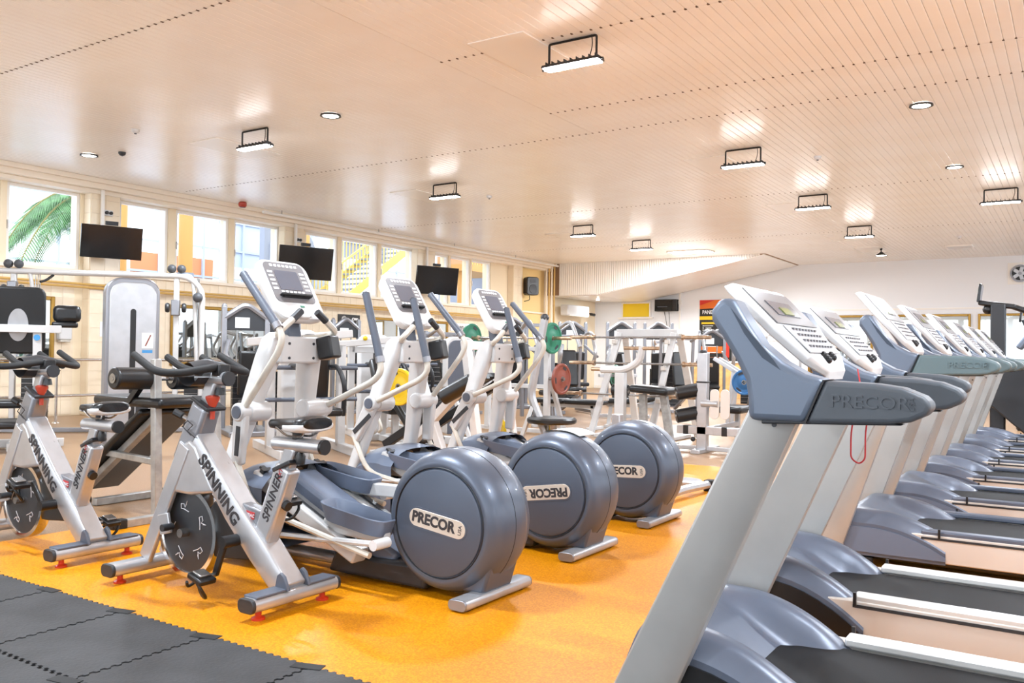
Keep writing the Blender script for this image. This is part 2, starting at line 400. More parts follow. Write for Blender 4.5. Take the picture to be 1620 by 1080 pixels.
for x, y, l in ((-10.6, 6.9, 'small white smoke detector on the ceiling left of the floodlight'), (-12.0, 7.6, 'small dark smoke detector beside the palm window downlight'),
                (-3.2, 12.9, 'tiny sprinkler right of the second floodlight'), (-9.2, 13.2, 'tiny detector right of the left floodlight'), (-2.4, 22.8, 'small detector far right on the ceiling')):
    t = thing('smoke_detector', l, 'detector', (x, y, H)); MB().lathe([(0, -.05), (.03, -.05), (.05, -.03), (.055, 0), (0, 0)], n=16).build('body', 'white_plastic' if 'dark' not in l else 'charcoal', t)
    MB().lathe([(0, -.062), (.015, -.06), (.018, -.05), (0, -.05)], n=10).build('sensor', 'grip_grey', t)
t = thing('pendant_lamp', 'small dark cone pendant hanging from the far ceiling', 'lamp', (-4.4, 24.4, H))
MB().lathe([(.01, -.02), (.012, -.09), (.05, -.12), (.16, -.2), (.15, -.2), (.04, -.13)], n=20).build('shade', 'charcoal', t); MB().cyl((0, 0, 0), (0, 0, -.05), .03, n=12).build('mount', 'charcoal', t)
MB().lathe([(0, -.19), (.13, -.195), (.13, -.185), (0, -.18)], n=16).build('lens', 'lamp_soft', t)
t = thing('ceiling_panel_light', 'flat white square light box near the far back wall', 'lamp', (-2.6, 24.8, H))
MB().box((0, 0, -.02), (.62, .62, .04)).build('frame', 'pvc', t, bev=.004); MB().box((0, 0, -.043), (.56, .56, .008)).build('diffuser', 'white_plastic', t)
t = thing('skylight_lamp', 'wide bright recessed ceiling light in front of the slatted bulkhead', 'lamp', (-9.1, 22.9, H))
MB().box((0, 0, -.012), (1.2, .6, .024)).build('frame', 'pvc', t, bev=.004); MB().box((0, 0, -.026), (1.1, .5, .006)).build('diffuser', 'lamp_white', t); area(t, (0, 0, -.04), 1.1, .5, 160, (.95, .98, 1))

# ---------------------------------------------------------------- rubber puzzle mats at the front edge
mats = thing('puzzle_mat_flooring', 'grey interlocking rubber mats along the front of the orange floor', 'floor mat')
def puzzle(n=14, a=.58, d=.012):
    pts = []
    for side in range(4):
        for k in range(n):
            for q, off in ((.05, 0), (.2, d), (.5, d), (.65, 0)):
                t = (k+q)/n*a-a/2; e = a/2-d+off
                pts.append({0: (t, -e), 1: (e, t), 2: (-t, e), 3: (-e, -t)}[side])
    return pts
pme = MB().prism(puzzle(), .004, .016, 'z').mesh('mat_tile', 'mat_grey'); cme = MB().box((0, 0, .0168), (.12, .05, .003), rz=.2).mesh('corner_patch', 'mat_dark')
for i in range(16):
    for j in range(6):
        x = -6.7+i*.58; y = 2.29-.29-j*.58; inst(pme, 'mat_tile', mats, (x, y, 0)); inst(cme, 'corner_patch', mats, (x+.28, y+.27, 0), (0, 0, random.uniform(-.2, .2)))

# ---------------------------------------------------------------- spin bike (faces -X, origin on the floor at its middle)
def spin_bike(loc, label, crank, rz=0):
    t = thing('spin_bike', label, 'exercise bike', loc, rz, 'silver spin bikes on the orange floor')
    for nm, x, z in (('front_stabilizer', -.5, .075), ('rear_stabilizer', .52, .075)):
        m = MB(); sec = rrect(.1, .062, .026, 4); m.loft([[(x+a, y, z+b) for a, b in sec] for y in (-.25, .25)]); s = m.build(nm, 'silver', t)
        for sg in (-1, 1):
            m = MB(); m.loft([[(x+a*1.03, sg*y, z+b*1.03) for a, b in sec] for y in (.243, .262)]); m.build('end_cap', 'charcoal', s, bev=.004)
            MB().lathe([(0, 0), (.03, 0), (.03, .012), (.014, .02), (.014, .046), (0, .046)], (x, sg*.19, 0), n=14).build('levelling_foot', 'orange_foot', s)
            if x > 0: MB().box((x, sg*.15, z+.033), (.085, .17, .012)).build('grip_pad', 'grip_grey', s, bev=.004)
        if x < 0:
            for sg in (-1, 1): MB().lathe([(0, -.012), (.03, -.012), (.032, 0), (.03, .012), (0, .012)], (x-.06, sg*.16, .06), 'y', 14).build('transport_wheel', 'charcoal', s)
    # fork blades, head, down tube, seat tube
    for sg in (-1, 1):
        f = MB().bar((-.49, sg*.055, .1), (-.18, sg*.055, .7), .028, .085).build('fork_blade', 'silver', t, bev=.008)
        MB().box((-.31, sg*.075, .3), (.085, .016, .1), ry=-.25).build('axle_plate', 'silver', f, bev=.004); MB().cyl((-.27, sg*.06, .29), (-.27, sg*.12, .29), .018, n=12).build('axle_nut', 'charcoal', f)
    MB().bar((-.235, 0, .6), (-.10, 0, .9), .12, .13, w2=.1, h2=.115).build('head_tube', 'silver_dark', t, bev=.02)
    MB().box((-.09, 0, .905), (.14, .115, .02), ry=.42).build('head_collar', 'charcoal', t, bev=.006)
    m = MB().bar((-.10, 0, .88), (-.045, 0, 1.02), .055, .075); m.build('stem_post', 'silver', t, bev=.012)
    m = MB().cyl((-.16, 0, 1.03), (.05, 0, 1.03), .034, n=16); sm = m.build('stem_slider', 'silver', t)
    MB().cyl((.05, 0, 1.03), (.065, 0, 1.03), .036, n=16).build('stem_cap', 'charcoal', sm); MB().cyl((.0, 0, .985), (.0, 0, .95), .02, .026, n=10).build('stem_knob', 'black_plastic', sm)
    b = MB(); b.tube([(-.33, -.25, 1.14), (-.14, -.26, 1.06), (-.05, -.2, 1.055), (0, -.03, 1.085), (0, .03, 1.085), (-.05, .2, 1.055), (-.14, .26, 1.06), (-.33, .25, 1.14)], .0185, 12, .06)
    hb = b.build('handlebar', 'black_rubber', t)
    MB().tube([(-.28, -.1, 1.13), (-.14, -.11, 1.075), (-.02, -.1, 1.06)], .018, 10, .05).build('aero_grip', 'black_rubber', hb); MB().tube([(-.28, .1, 1.13), (-.14, .11, 1.075), (-.02, .1, 1.06)], .018, 10, .05).build('aero_grip', 'black_rubber', hb)
    m = MB(); m.grid(lambda u, v: (-.2+.16*u, -.1+.2*v, 1.05+.075*math.sin(u*PI)*(1-.25*abs(2*v-1))), 8, 6); m.grid(lambda u, v: (-.2+.16*u, -.1+.2*v, 1.035-.045*math.sin(u*PI)), 8, 6); m.build('bottle_cradle', 'charcoal', hb)
    MB().box((0, 0, 1.07), (.06, .07, .06)).build('bar_clamp', 'black_plastic', hb, bev=.008)
    dt = MB().loft([[(x+a*.6, b*.052, z+a*.8) for a, b in ((-k, -1), (-k*.6, -1.15), (k*.6, -1.15), (k, -1), (k, 1), (k*.6, 1.15), (-k*.6, 1.15), (-k, 1))] for x, z, k in ((-.13, .72, .05), (.15, .42, .062), (.33, .255, .066), (.52, .085, .055))]).build('down_tube', 'silver', t, bev=.006)
    d = V((.28, 0, -.3)).normalized()
    text('lettering', 'SPINNING', .086, 'ink', dt, (.075, -.0625, .505), d, (.73, 0, .68), sx=1.02, bold=.0015)
    text('lettering', 'SPINNING', .086, 'ink', dt, (.075, .0625, .505), -d, (.73, 0, .68), sx=1.02, bold=.0015)
    MB().prism([(-.345, .46), (-.26, .64), (-.22, .70), (-.15, .73), (-.10, .70), (.045, .485), (-.15, .455)], -.063, .063).build('fork_cover', 'silver', t, bev=.018, seg=3)
    st = MB().bar((.30, 0, .2), (.485, 0, .645), .078, .105).build('seat_tube', 'silver', t, bev=.016)
    sd = V((.185, 0, .445)).normalized()
    text('lettering', 'SPINNER', .062, 'ink', st, (.425, -.0405, .5), sd, (-.92, 0, .38), shear=.15, bold=.001)
    text('lettering', 'SPINNER', .062, 'ink', st, (.425, .0405, .5), sd, (.92, 0, -.38), shear=.15, bold=.001)
    text('lettering', 'NXT', .03, 'red_ink', st, (.472, -.0405, .608), sd, (-.92, 0, .38), shear=.15)
    g = MB().prism([(.10, .47), (.385, .42), (.35, .22), (.30, .24)], -.03, .03).build('frame_gusset', 'silver_dark', t, bev=.006)
    MB().box((.245, -.032, .405), (.105, .004, .034), ry=.1).build('maker_label', 'red_ink', g, bev=.002)
    text('lettering', 'STAR TRAC', .021, 'white_ink', g, (.245, -.0345, .4045), (1, 0, -.1), (.1, 0, 1), bold=.0006)
    MB().box((.48, 0, .648), (.12, .09, .02), ry=-.39+PI/2*0).build('seat_collar', 'charcoal', t, bev=.005)
    MB().bar((.45, 0, .58), (.515, 0, .735), .05, .07).build('seat_post', 'silver', t, bev=.01)
    sl = MB().cyl((.40, 0, .745), (.70, 0, .745), .033, n=16).build('seat_slider', 'silver', t); MB().cyl((.70, 0, .745), (.716, 0, .745), .034, n=16).build('slider_cap', 'black_plastic', sl)
    MB().lathe([(0, 0), (.02, .004), (.024, .04), (.014, .06), (0, .06)], (.56, 0, .655), n=10).build('seat_knob', 'black_plastic', sl)
    def sring(u, kw=1, kh=1, dzz=0):
        x = .355+.315*u; w = (.024+.108*max(0, (u-.25)/.75)**1.15)*kw; h = (.02+.018*u)*kh; e = 1-max(0, (u-.9)/.1)*.35-max(0, (.06-u)/.06)*.6
        return [(x, w*e*math.copysign(abs(math.cos(q))**.75, math.cos(q)), .833+.016*u*u+dzz+h*e*math.copysign(abs(math.sin(q))**.8, math.sin(q))) for q in [2*PI*k/20 for k in range(20)]]
    sa = MB().loft([sring(i/16) for i in range(17)]).build('saddle', 'black_vinyl', t, ang=60)
    MB().loft([sring(.42+.57*i/10, 1.06, .8, -.012) for i in range(11)]).build('saddle_panel', 'white_plastic', sa, ang=60)
    for sg in (-1, 1):
        MB().tube([(.42, sg*.02, .82), (.5, sg*.03, .785), (.6, sg*.03, .785), (.64, sg*.05, .82)], .005, 6, .03).build('saddle_rail', 'steel', sa)
    MB().cyl((.54, 0, .77), (.54, 0, .8), .024, n=12).build('saddle_clamp', 'black_plastic', sa)
    # flywheel
    fw = MB().lathe([(0, -.022), (.195, -.022), (.2, -.03), (.222, -.03), (.226, 0), (.222, .03), (.2, .03), (.195, .022), (0, .022)], (-.2, 0, .265), 'y', 48).build('flywheel', 'chrome', t)
    for sg in (-1, 1):
        MB().lathe([(0, sg*.024), (.19, sg*.024), (.198, sg*.0225)], (-.2, 0, .265), 'y', 40).build('flywheel_face', 'charcoal', fw)
        for k in range(5):
            a = 2*PI*k/5+.5; c = (-.2+.125*math.cos(a), sg*.0262, .265+.125*math.sin(a)); r = .028
            pts = [(-1, -1), (-.4, .2), (-.2, 1), (.6, .9), (.5, .1), (-.1, -.1), (.9, -.9), (.2, -.5)]
            MB().tube([(c[0]+r*p*math.cos(a)-r*q*math.sin(a), c[1], c[2]+r*p*math.sin(a)+r*q*math.cos(a)) for p, q in pts], .0022, 5).build('runner_emblem', 'white_ink', fw)
    MB().cyl((-.2, -.07, .265), (-.2, .07, .265), .022, n=14).build('axle', 'steel', fw)
    MB().tube([(-.13, -.09+.024, .75), (-.2, -.066, .79), (-.16, -.066, .82), (-.12, -.066, .80), (-.16, -.066, .77), (-.1, -.066, .74)], .003, 5).build('runner_emblem', 'ink', t)
    cgp = [(-.2+.12*math.cos(a), .265+.12*math.sin(a)) for a in [PI*.5+PI*k/10 for k in range(11)]]+[(.23+.09*math.cos(a), .285+.1*math.sin(a)) for a in [-PI/2+PI*k/10 for k in range(11)]]
    MB().prism(cgp, .03, .085).build('chain_guard', 'black_plastic', t, bev=.008)
    MB().prism([(-.02, .17), (.06, .17), (.28, .19), (.3, .3), (.22, .33), (.0, .44), (-.04, .4)], -.02, .03).build('rear_guard', 'black_plastic', t, bev=.006)
    # resistance knob and brake
    MB().lathe([(0, 0), (.012, 0), (.012, .03), (.016, .06), (.034, .1), (.034, .112), (.02, .118), (0, .118)], (-.045, -.01, .83), n=16).build('resistance_knob', 'red_plastic', t)
    MB().tube([(-.02, .02, .66), (.06, .03, .6), (.03, .03, .5)], .006, 6, .05).build('brake_cable', 'black_plastic', t)
    MB().cyl((-.19, 0, .8), (-.26, -.03, .84), .012, n=10).build('pin_stem', 'steel', t); MB().cyl((-.25, -.028, .835), (-.29, -.045, .855), .02, n=10).build('pop_pin', 'black_plastic', t)
    MB().cyl((.37, 0, .5), (.46, 0, .47), .016, n=10).build('seat_pin_stem', 'steel', t); MB().cyl((.45, 0, .475), (.49, 0, .46), .024, n=10).build('seat_pop_pin', 'black_plastic', t)
    # cranks and pedals
    for sg in (-1, 1):
        a = crank if sg < 0 else crank+PI
        ex, ez = .21+.17*math.cos(a), .285+.17*math.sin(a); y = sg*.125
        cr = MB().bar((.21, y, .285), (ex, y, ez), .018, .036).build('crank', 'black_plastic', t, bev=.006); MB().cyl((.21, sg*.055, .285), (.21, sg*.145, .285), .028, n=16).build('crank_boss', 'black_plastic', cr)
        p = MB().box((ex, y+sg*.075, ez), (.1, .09, .026), ry=.3).build('pedal', 'black_plastic', t, bev=.006); MB().box((ex, y+sg*.075, ez+.02), (.06, .06, .014), ry=.3).build('cleat', 'steel', p, bev=.004)
        MB().cyl((ex, y, ez), (ex, y+sg*.05, ez), .011, n=10).build('pedal_axle', 'steel', p)
        MB().tube([(ex-.05, y+sg*.04, ez+.0), (ex-.07, y+sg*.04, ez-.06), (ex-.02, y+sg*.05, ez-.095), (ex+.03, y+sg*.07, ez-.09), (ex+.04, y+sg*.11, ez-.04), (ex+.01, y+sg*.115, ez)], .008, 6, .03).build('toe_cage', 'black_plastic', p)
        MB().tube([(ex-.06, y+sg*.04, ez-.02), (ex-.1, y+sg*.075, ez-.06), (ex-.06, y+sg*.11, ez-.02)], .007, 6, .03).build('toe_strap', 'black_rubber', p)
    MB().prism([(.485, .1), (.50, .165), (.52, .18), (.545, .165), (.575, .105)], -.072, -.055).build('rear_bracket', 'grip_grey', t, bev=.004); MB().prism([(.485, .1), (.50, .165), (.52, .18), (.545, .165), (.575, .105)], .055, .072).build('rear_bracket', 'grip_grey', t, bev=.006)
    return t
spin_bike((-3.5, 2.76, 0), 'silver spin bike in front of the ellipticals with its near pedal hanging down', -1.95)
spin_bike((-5.05, 2.76, 0), 'silver spin bike at the left edge with its near pedal raised beside the flywheel', 2.35)

# ---------------------------------------------------------------- rear drive elliptical (user faces -X)
def elliptical(loc, label, fwd, disc_rot, paper=False):
    """fwd = side (-1 near, +1 far) whose arm is swung forward"""
    t = thing('elliptical_trainer', label, 'elliptical', loc, 0, 'blue grey elliptical trainers in a row')
    # base
    b = MB(); b.loft([[(x, y*.045, .055+z*.03) for y, z in rrect(2, 2, .8, 3)] for x in (-.78, .35)]); b.build('base_tube', 'silver', t)
    MB().prism([(.1, .02), (.16, .16), (.42, .13), (.75, .14), (.75, .02)], -.13, .13).build('base_shroud', 'charcoal', t, bev=.02)
    m = MB(); sec = rrect(.1, .05, .02, 4); m.loft([[(1.06+a, y, .035+c) for a, c in sec] for y in (-.27, .27)]); rf = m.build('rear_stabilizer', 'silver', t)
    for sg in (-1, 1): MB().loft([[(1.06+a*.99, sg*y, .035+c*.99) for a, c in sec] for y in (.266, .282)]).build('end_cap', 'silver_dark', rf, bev=.003); MB().cyl((1.06, sg*.22, 0), (1.06, sg*.22, .02), .03, n=12).build('levelling_foot', 'black_rubber', rf)
    m = MB(); sec = rrect(.08, .05, .02, 4); m.loft([[(-.74+a, y, .035+c) for a, c in sec] for y in (-.36, .36)]); ff = m.build('front_stabilizer', 'silver', t)
    for sg in (-1, 1): MB().cyl((-.74, sg*.3, 0), (-.74, sg*.3, .02), .03, n=12).build('levelling_foot', 'black_rubber', ff)
    # drum
    prof = [(0, -.165), (.255, -.165), (.275, -.172), (.29, -.168), (.318, -.14), (.34, -.08), (.345, 0), (.345, .06), (.34, .08), (.318, .14), (.29, .168), (.275, .172), (.255, .165), (0, .165)]
    dr = MB().lathe(prof, (.86, 0, .365), 'y', 64).build('drum', 'drum_blue', t)
    MB().prism([(.95, .05), (1.09, .05), (1.172, .31), (1.165, .35), (1.05, .36)], -.12, .12).build('rear_shroud', 'drum_blue', dr, bev=.015)
    for y in (-.02, ): MB().lathe([(.344, -.0015), (.3458, 0), (.344, .0015)], (.86, y, .365), 'y', 64).build('seam_ring', 'charcoal', dr)
    MB().box((1.139, -.02, .2), (.004, .09, .1), ry=.3).build('power_panel', 'charcoal', dr); MB().box((1.157, .055, .255), (.004, .05, .035), ry=.3).build('serial_label', 'label_white', dr)
    for sg in (-1, 1):
        dc = MB().lathe([(0, sg*.176), (.24, sg*.176), (.252, sg*.172), (.256, sg*.165)], (0, 0, 0), 'y', 56).build('crank_disc', 'drum_disc', t, loc=(.86, 0, .365))
        MB().lathe([(.2575, sg*.166), (.262, sg*.1735), (.267, sg*.166)], (.86, 0, .365), 'y', 56).build('disc_groove', 'charcoal', dr)
        dc.rotation_euler = (0, disc_rot, 0)
        sec = rrect(.335, .085, .042, 6); m = MB(); m.prism([(a, c) for a, c in sec], sg*.1765, sg*.1805); m.build('badge', 'badge', dc, bev=.001)
        sec = rrect(.352, .102, .051, 6); m = MB(); m.prism([(a, c) for a, c in sec], sg*.1745, sg*.1785); m.build('badge_rim', 'drum_blue', dc)
        text('lettering', 'PRECOR', .07, 'ink', dc, (sg*.022, sg*.1812, .001), (-sg, 0, 0), (0, 0, 1), bold=.0028, sx=.98)
        text('lettering', 'USA', .026, 'ink', dc, (sg*-.138, sg*.1812, 0), (0, 0, 1), (sg, 0, 0))
    # ramp with two rails and the hood
    m = MB(); m.grid(lambda u, v: (-.72+.5*u, -.3+.6*v, .36+.19*math.sin(min(1, u*1.15)*PI*.62)-.10*(2*v-1)**4), 14, 12); m.grid(lambda u, v: (-.72+.5*u, -.3+.6*v, .1+.0*u), 1, 1)
    m.grid(lambda u, v: (-.72+.5*u, -.3, .1+v*(.16+.19*math.sin(min(1, u*1.15)*PI*.62))), 14, 1); m.grid(lambda u, v: (-.72+.5*u, .3, .1+v*(.16+.19*math.sin(min(1, u*1.15)*PI*.62))), 14, 1); m.grid(lambda u, v: (-.72, -.3+.6*v, .1+.26*u), 1, 1)
    m.build('front_hood', 'tray_blue', t)
    MB().prism([(-.3, .5), (-.22, .5), (.55, .16), (.52, .1), (.3, .1), (-.3, .38)], -.1, .1).build('ramp_cover', 'tray_blue', t, bev=.02)
    for sg in (-1, 1):
        r = MB().bar((-.36, sg*.2, .49), (.4, sg*.2, .15), .1, .075).build('ramp_rail', 'white_paint', t, bev=.01)
        MB().box((-.30, sg*.2, .512), (.03, .07, .03), ry=.42).build('rail_stop', 'black_plastic', r); MB().bar((-.34, sg*.2, .535), (.36, sg*.2, .222), .03, .012).build('rail_track', 'charcoal', r)
    # frame legs, cross plate
    for sg in (-1, 1):
        MB().loft([[(x+a, sg*y+c, z) for a, c in rrect(w, w2, .03, 3)] for x, y, z, w, w2 in ((-.67, .33, .05, .085, .07), (-.5, .24, .62, .095, .085), (-.36, .15, 1.14, .135, .105), (-.335, .138, 1.24, .115, .095), (-.33, .135, 1.27, .06, .06))]).build('frame_leg', 'white_paint', t)
    cp = MB().box((-.315, 0, 1.175), (.11, .3, .15)).build('cross_plate', 'white_paint', t, bev=.012)
    for a in (-.09, .09):
        for z in (1.13, 1.21): MB().cyl((-.262, a, z), (-.256, a, z), .008, n=8).build('bolt', 'charcoal', cp)
    MB().bar((-.34, 0, 1.22), (-.37, 0, 1.38), .1, .07).build('console_neck', 'grip_grey', t, bev=.012)
    # console
    cx, cz = -.365, 1.505; tilt = -.55   # panel leans back
    sec = rrect(.36, .40, .07, 6)
    m = MB(); m.loft([[(h, a*k, c*k) for a, c in sec] for h, k in ((-.055, .82), (-.04, .94), (-.01, 1), (.012, 1), (.022, .965))]); con = m.build('console', 'white_plastic', t, loc=(cx, 0, cz)); con.rotation_euler = (0, tilt, 0)
    MB().prism([(a, c) for a, c in rrect(.295, .27, .035, 5, 0, .045)], .0215, .025, 'x').build('keypad', 'console_grey', con)
    MB().prism([(a, c) for a, c in rrect(.17, .13, .008, 2, 0, .06)], .025, .027, 'x').build('display', 'screen_dark', con)
    m = MB()
    for r in range(5):
        for s in (-1, 1): m.box((.0258, s*.118, .0+r*.028), (.002, .034, .012))
    for k in range(7): m.box((.0258, -.09+k*.03, .158), (.002, .018, .016))
    for k in range(6): m.box((.0258, -.075+k*.03, -.02), (.002, .018, .014))
    stuff(m.build('buttons', 'label_white', con))
    m = MB(); m.tube([(.03, -.11, -.05), (.05, -.11, -.05), (.05, .11, -.05), (.03, .11, -.05)], .007, 6, .01); m.box((.034, 0, -.055), (.016, .2, .012)); m.build('reading_rack', 'black_plastic', con)
    MB().prism([(a, c) for a, c in rrect(.1, .09, .03, 4, 0, -.155)], .018, .045, 'x').build('console_chin', 'white_plastic', con, bev=.006)
    MB().box((.046, 0, -.13), (.004, .03, .012)).build('go_button', 'green_plate', con)
    # fixed hand grips
    for sg in (-1, 1):
        fg = MB().tube([(-.32, sg*.06, 1.24), (-.26, sg*.18, 1.25), (-.2, sg*.21, 1.28), (-.2, sg*.10, 1.36)], .019, 10, .05).build('fixed_grip', 'offwhite_tube', t)
        MB().tube([(-.2, sg*.125, 1.341), (-.205, sg*.06, 1.39)], .021, 10).build('pulse_sensor', 'charcoal', fg)
    MB().box((-.215, .165, 1.19), (.1, .1, .13), ry=-.2, rz=.2).build('bottle_holder', 'black_plastic', t, bev=.012)
    # arms, pivots, links, pedals
    for sg in (-1, 1):
        ang = 0 if sg == fwd else -.47
        def rp(x, z):
            a, c = x+.39, z-.835; co, si = math.cos(ang), math.sin(ang)
            return (-.39+a*co-c*si, sg*.3, .835+a*si+c*co)
        pts = [rp(-.36, .87), rp(-.11, 1.165), rp(-.08, 1.24), rp(-.14, 1.32)]
        ar = MB().tube(pts, .0185, 12, .07).build('moving_arm', 'offwhite_tube', t)
        MB().tube([rp(-.13, 1.305), rp(-.4, 1.585)], [.0235, .0225], 14).build('arm_grip', 'grip_grey', ar)
        MB().tube([rp(-.4, 1.58), rp(-.408, 1.592)], [.0225, .012], 14).build('grip_cap', 'charcoal', ar); MB().tube([rp(-.112, 1.285), rp(-.135, 1.312)], .026, 14).build('grip_collar', 'silver_dark', ar)
        ph = MB().cyl((-.39, sg*.13, .835), (-.39, sg*.275, .835), .055, n=20).build('pivot_housing', 'white_paint', t, bev=.01)
        MB().cyl((-.39, sg*.268, .835), (-.39, sg*.335, .835), .05, n=20).build('pivot_hub', 'white_paint', ph, bev=.008); MB().cyl((-.39, sg*.335, .835), (-.39, sg*.341, .835), .034, n=18).build('pivot_cap', 'grip_grey', ph)
        bx, bz = rp(-.41, .55)[0], rp(-.41, .55)[2]
        lk = MB().bar((-.39, sg*.30, .835), (bx, sg*.30, bz), .05, .095, w2=.045, h2=.075).build('arm_link', 'white_paint', t, bev=.014); MB().bar((-.385, sg*.326, .76), (bx+.01, sg*.324, bz+.05), .006, .03).build('link_slot', 'charcoal', lk)
        px, pz = (.36, .345) if sg == fwd else (-.1, .46)
        MB().tube([(bx, sg*.31, bz+.02), (bx+.12, sg*.31, bz-.2), (px+.2, sg*.31, pz-.15)], .016, 8, .1).build('connecting_rod', 'offwhite_tube', t)
        pb = MB().bar((px-.2, sg*.2, pz-.06), (.575, sg*.2, .27 if sg == fwd else .42), .05, .07).build('pedal_beam', 'white_paint', t, bev=.008)
        MB().cyl((.0+px+.25, sg*.24, pz-.09), (px+.25, sg*.345, pz-.09), .026, n=14).build('rod_end', 'white_plastic', pb)
        MB().tube([(px+.25, sg*.31, pz-.09), (px-.45, sg*.31, pz-.13)], .016, 8).build('lower_rod', 'white_paint', pb)
        # tray
        sec = [(x*.22+px+.02, y*.085) for x, y in [(a/1.0, c) for a, c in rrect(2, 2, .55, 5)]]
        m = MB(); out = [(a, sg*.2+c) for a, c in sec]; k = lambda s: [(px+.02+(a-px-.02)*s, sg*.2+(c-sg*.2)*s) for a, c in out]
        sl = lambda a: pz-.03*(a-px)/.22
        m.loft([[(a, c, sl(a)-.045) for a, c in k(.86)], [(a, c, sl(a)+.035) for a, c in k(1)], [(a, c, sl(a)+.04) for a, c in k(.97)], [(a, c, sl(a)+.032) for a, c in k(.93)], [(a, c, sl(a)-.02) for a, c in k(.82)]])
        tr = m.build('pedal_tray', 'tray_blue', t)
        m = MB()
        for q in range(7): m.box((px-.12+q*.045, sg*.2, sl(px-.12+q*.045)-.017), (.02, .12, .005), ry=.12)
        m.build('tread', 'silver_dark', tr)
    if paper:
        n = MB(); n.grid(lambda u, v: (.86+.35*math.sin(-.35+.75*u), -.02+.2*v, .365+.352*math.cos(-.35+.75*u)), 8, 1); n.grid(lambda u, v: (.86+.353*math.sin(-.35+.75*u), -.02+.2*v, .365+.355*math.cos(-.35+.75*u)), 8, 1)
        tag(n.build('paper_sheet', 'label_white', loc=loc), 'white paper sheet lying on top of the middle elliptical drum', 'paper')
    return t
elliptical((-3.4, 3.43, 0), 'nearest elliptical trainer with a large blue grey drum behind the spin bike', -1, .13)
elliptical((-3.47, 4.54, 0), 'middle elliptical trainer whose drum badge is turned upside down', 1, 3.0, True)
elliptical((-3.52, 5.68, 0), 'farthest elliptical trainer of the three, next to the weight benches', 1, -.05)

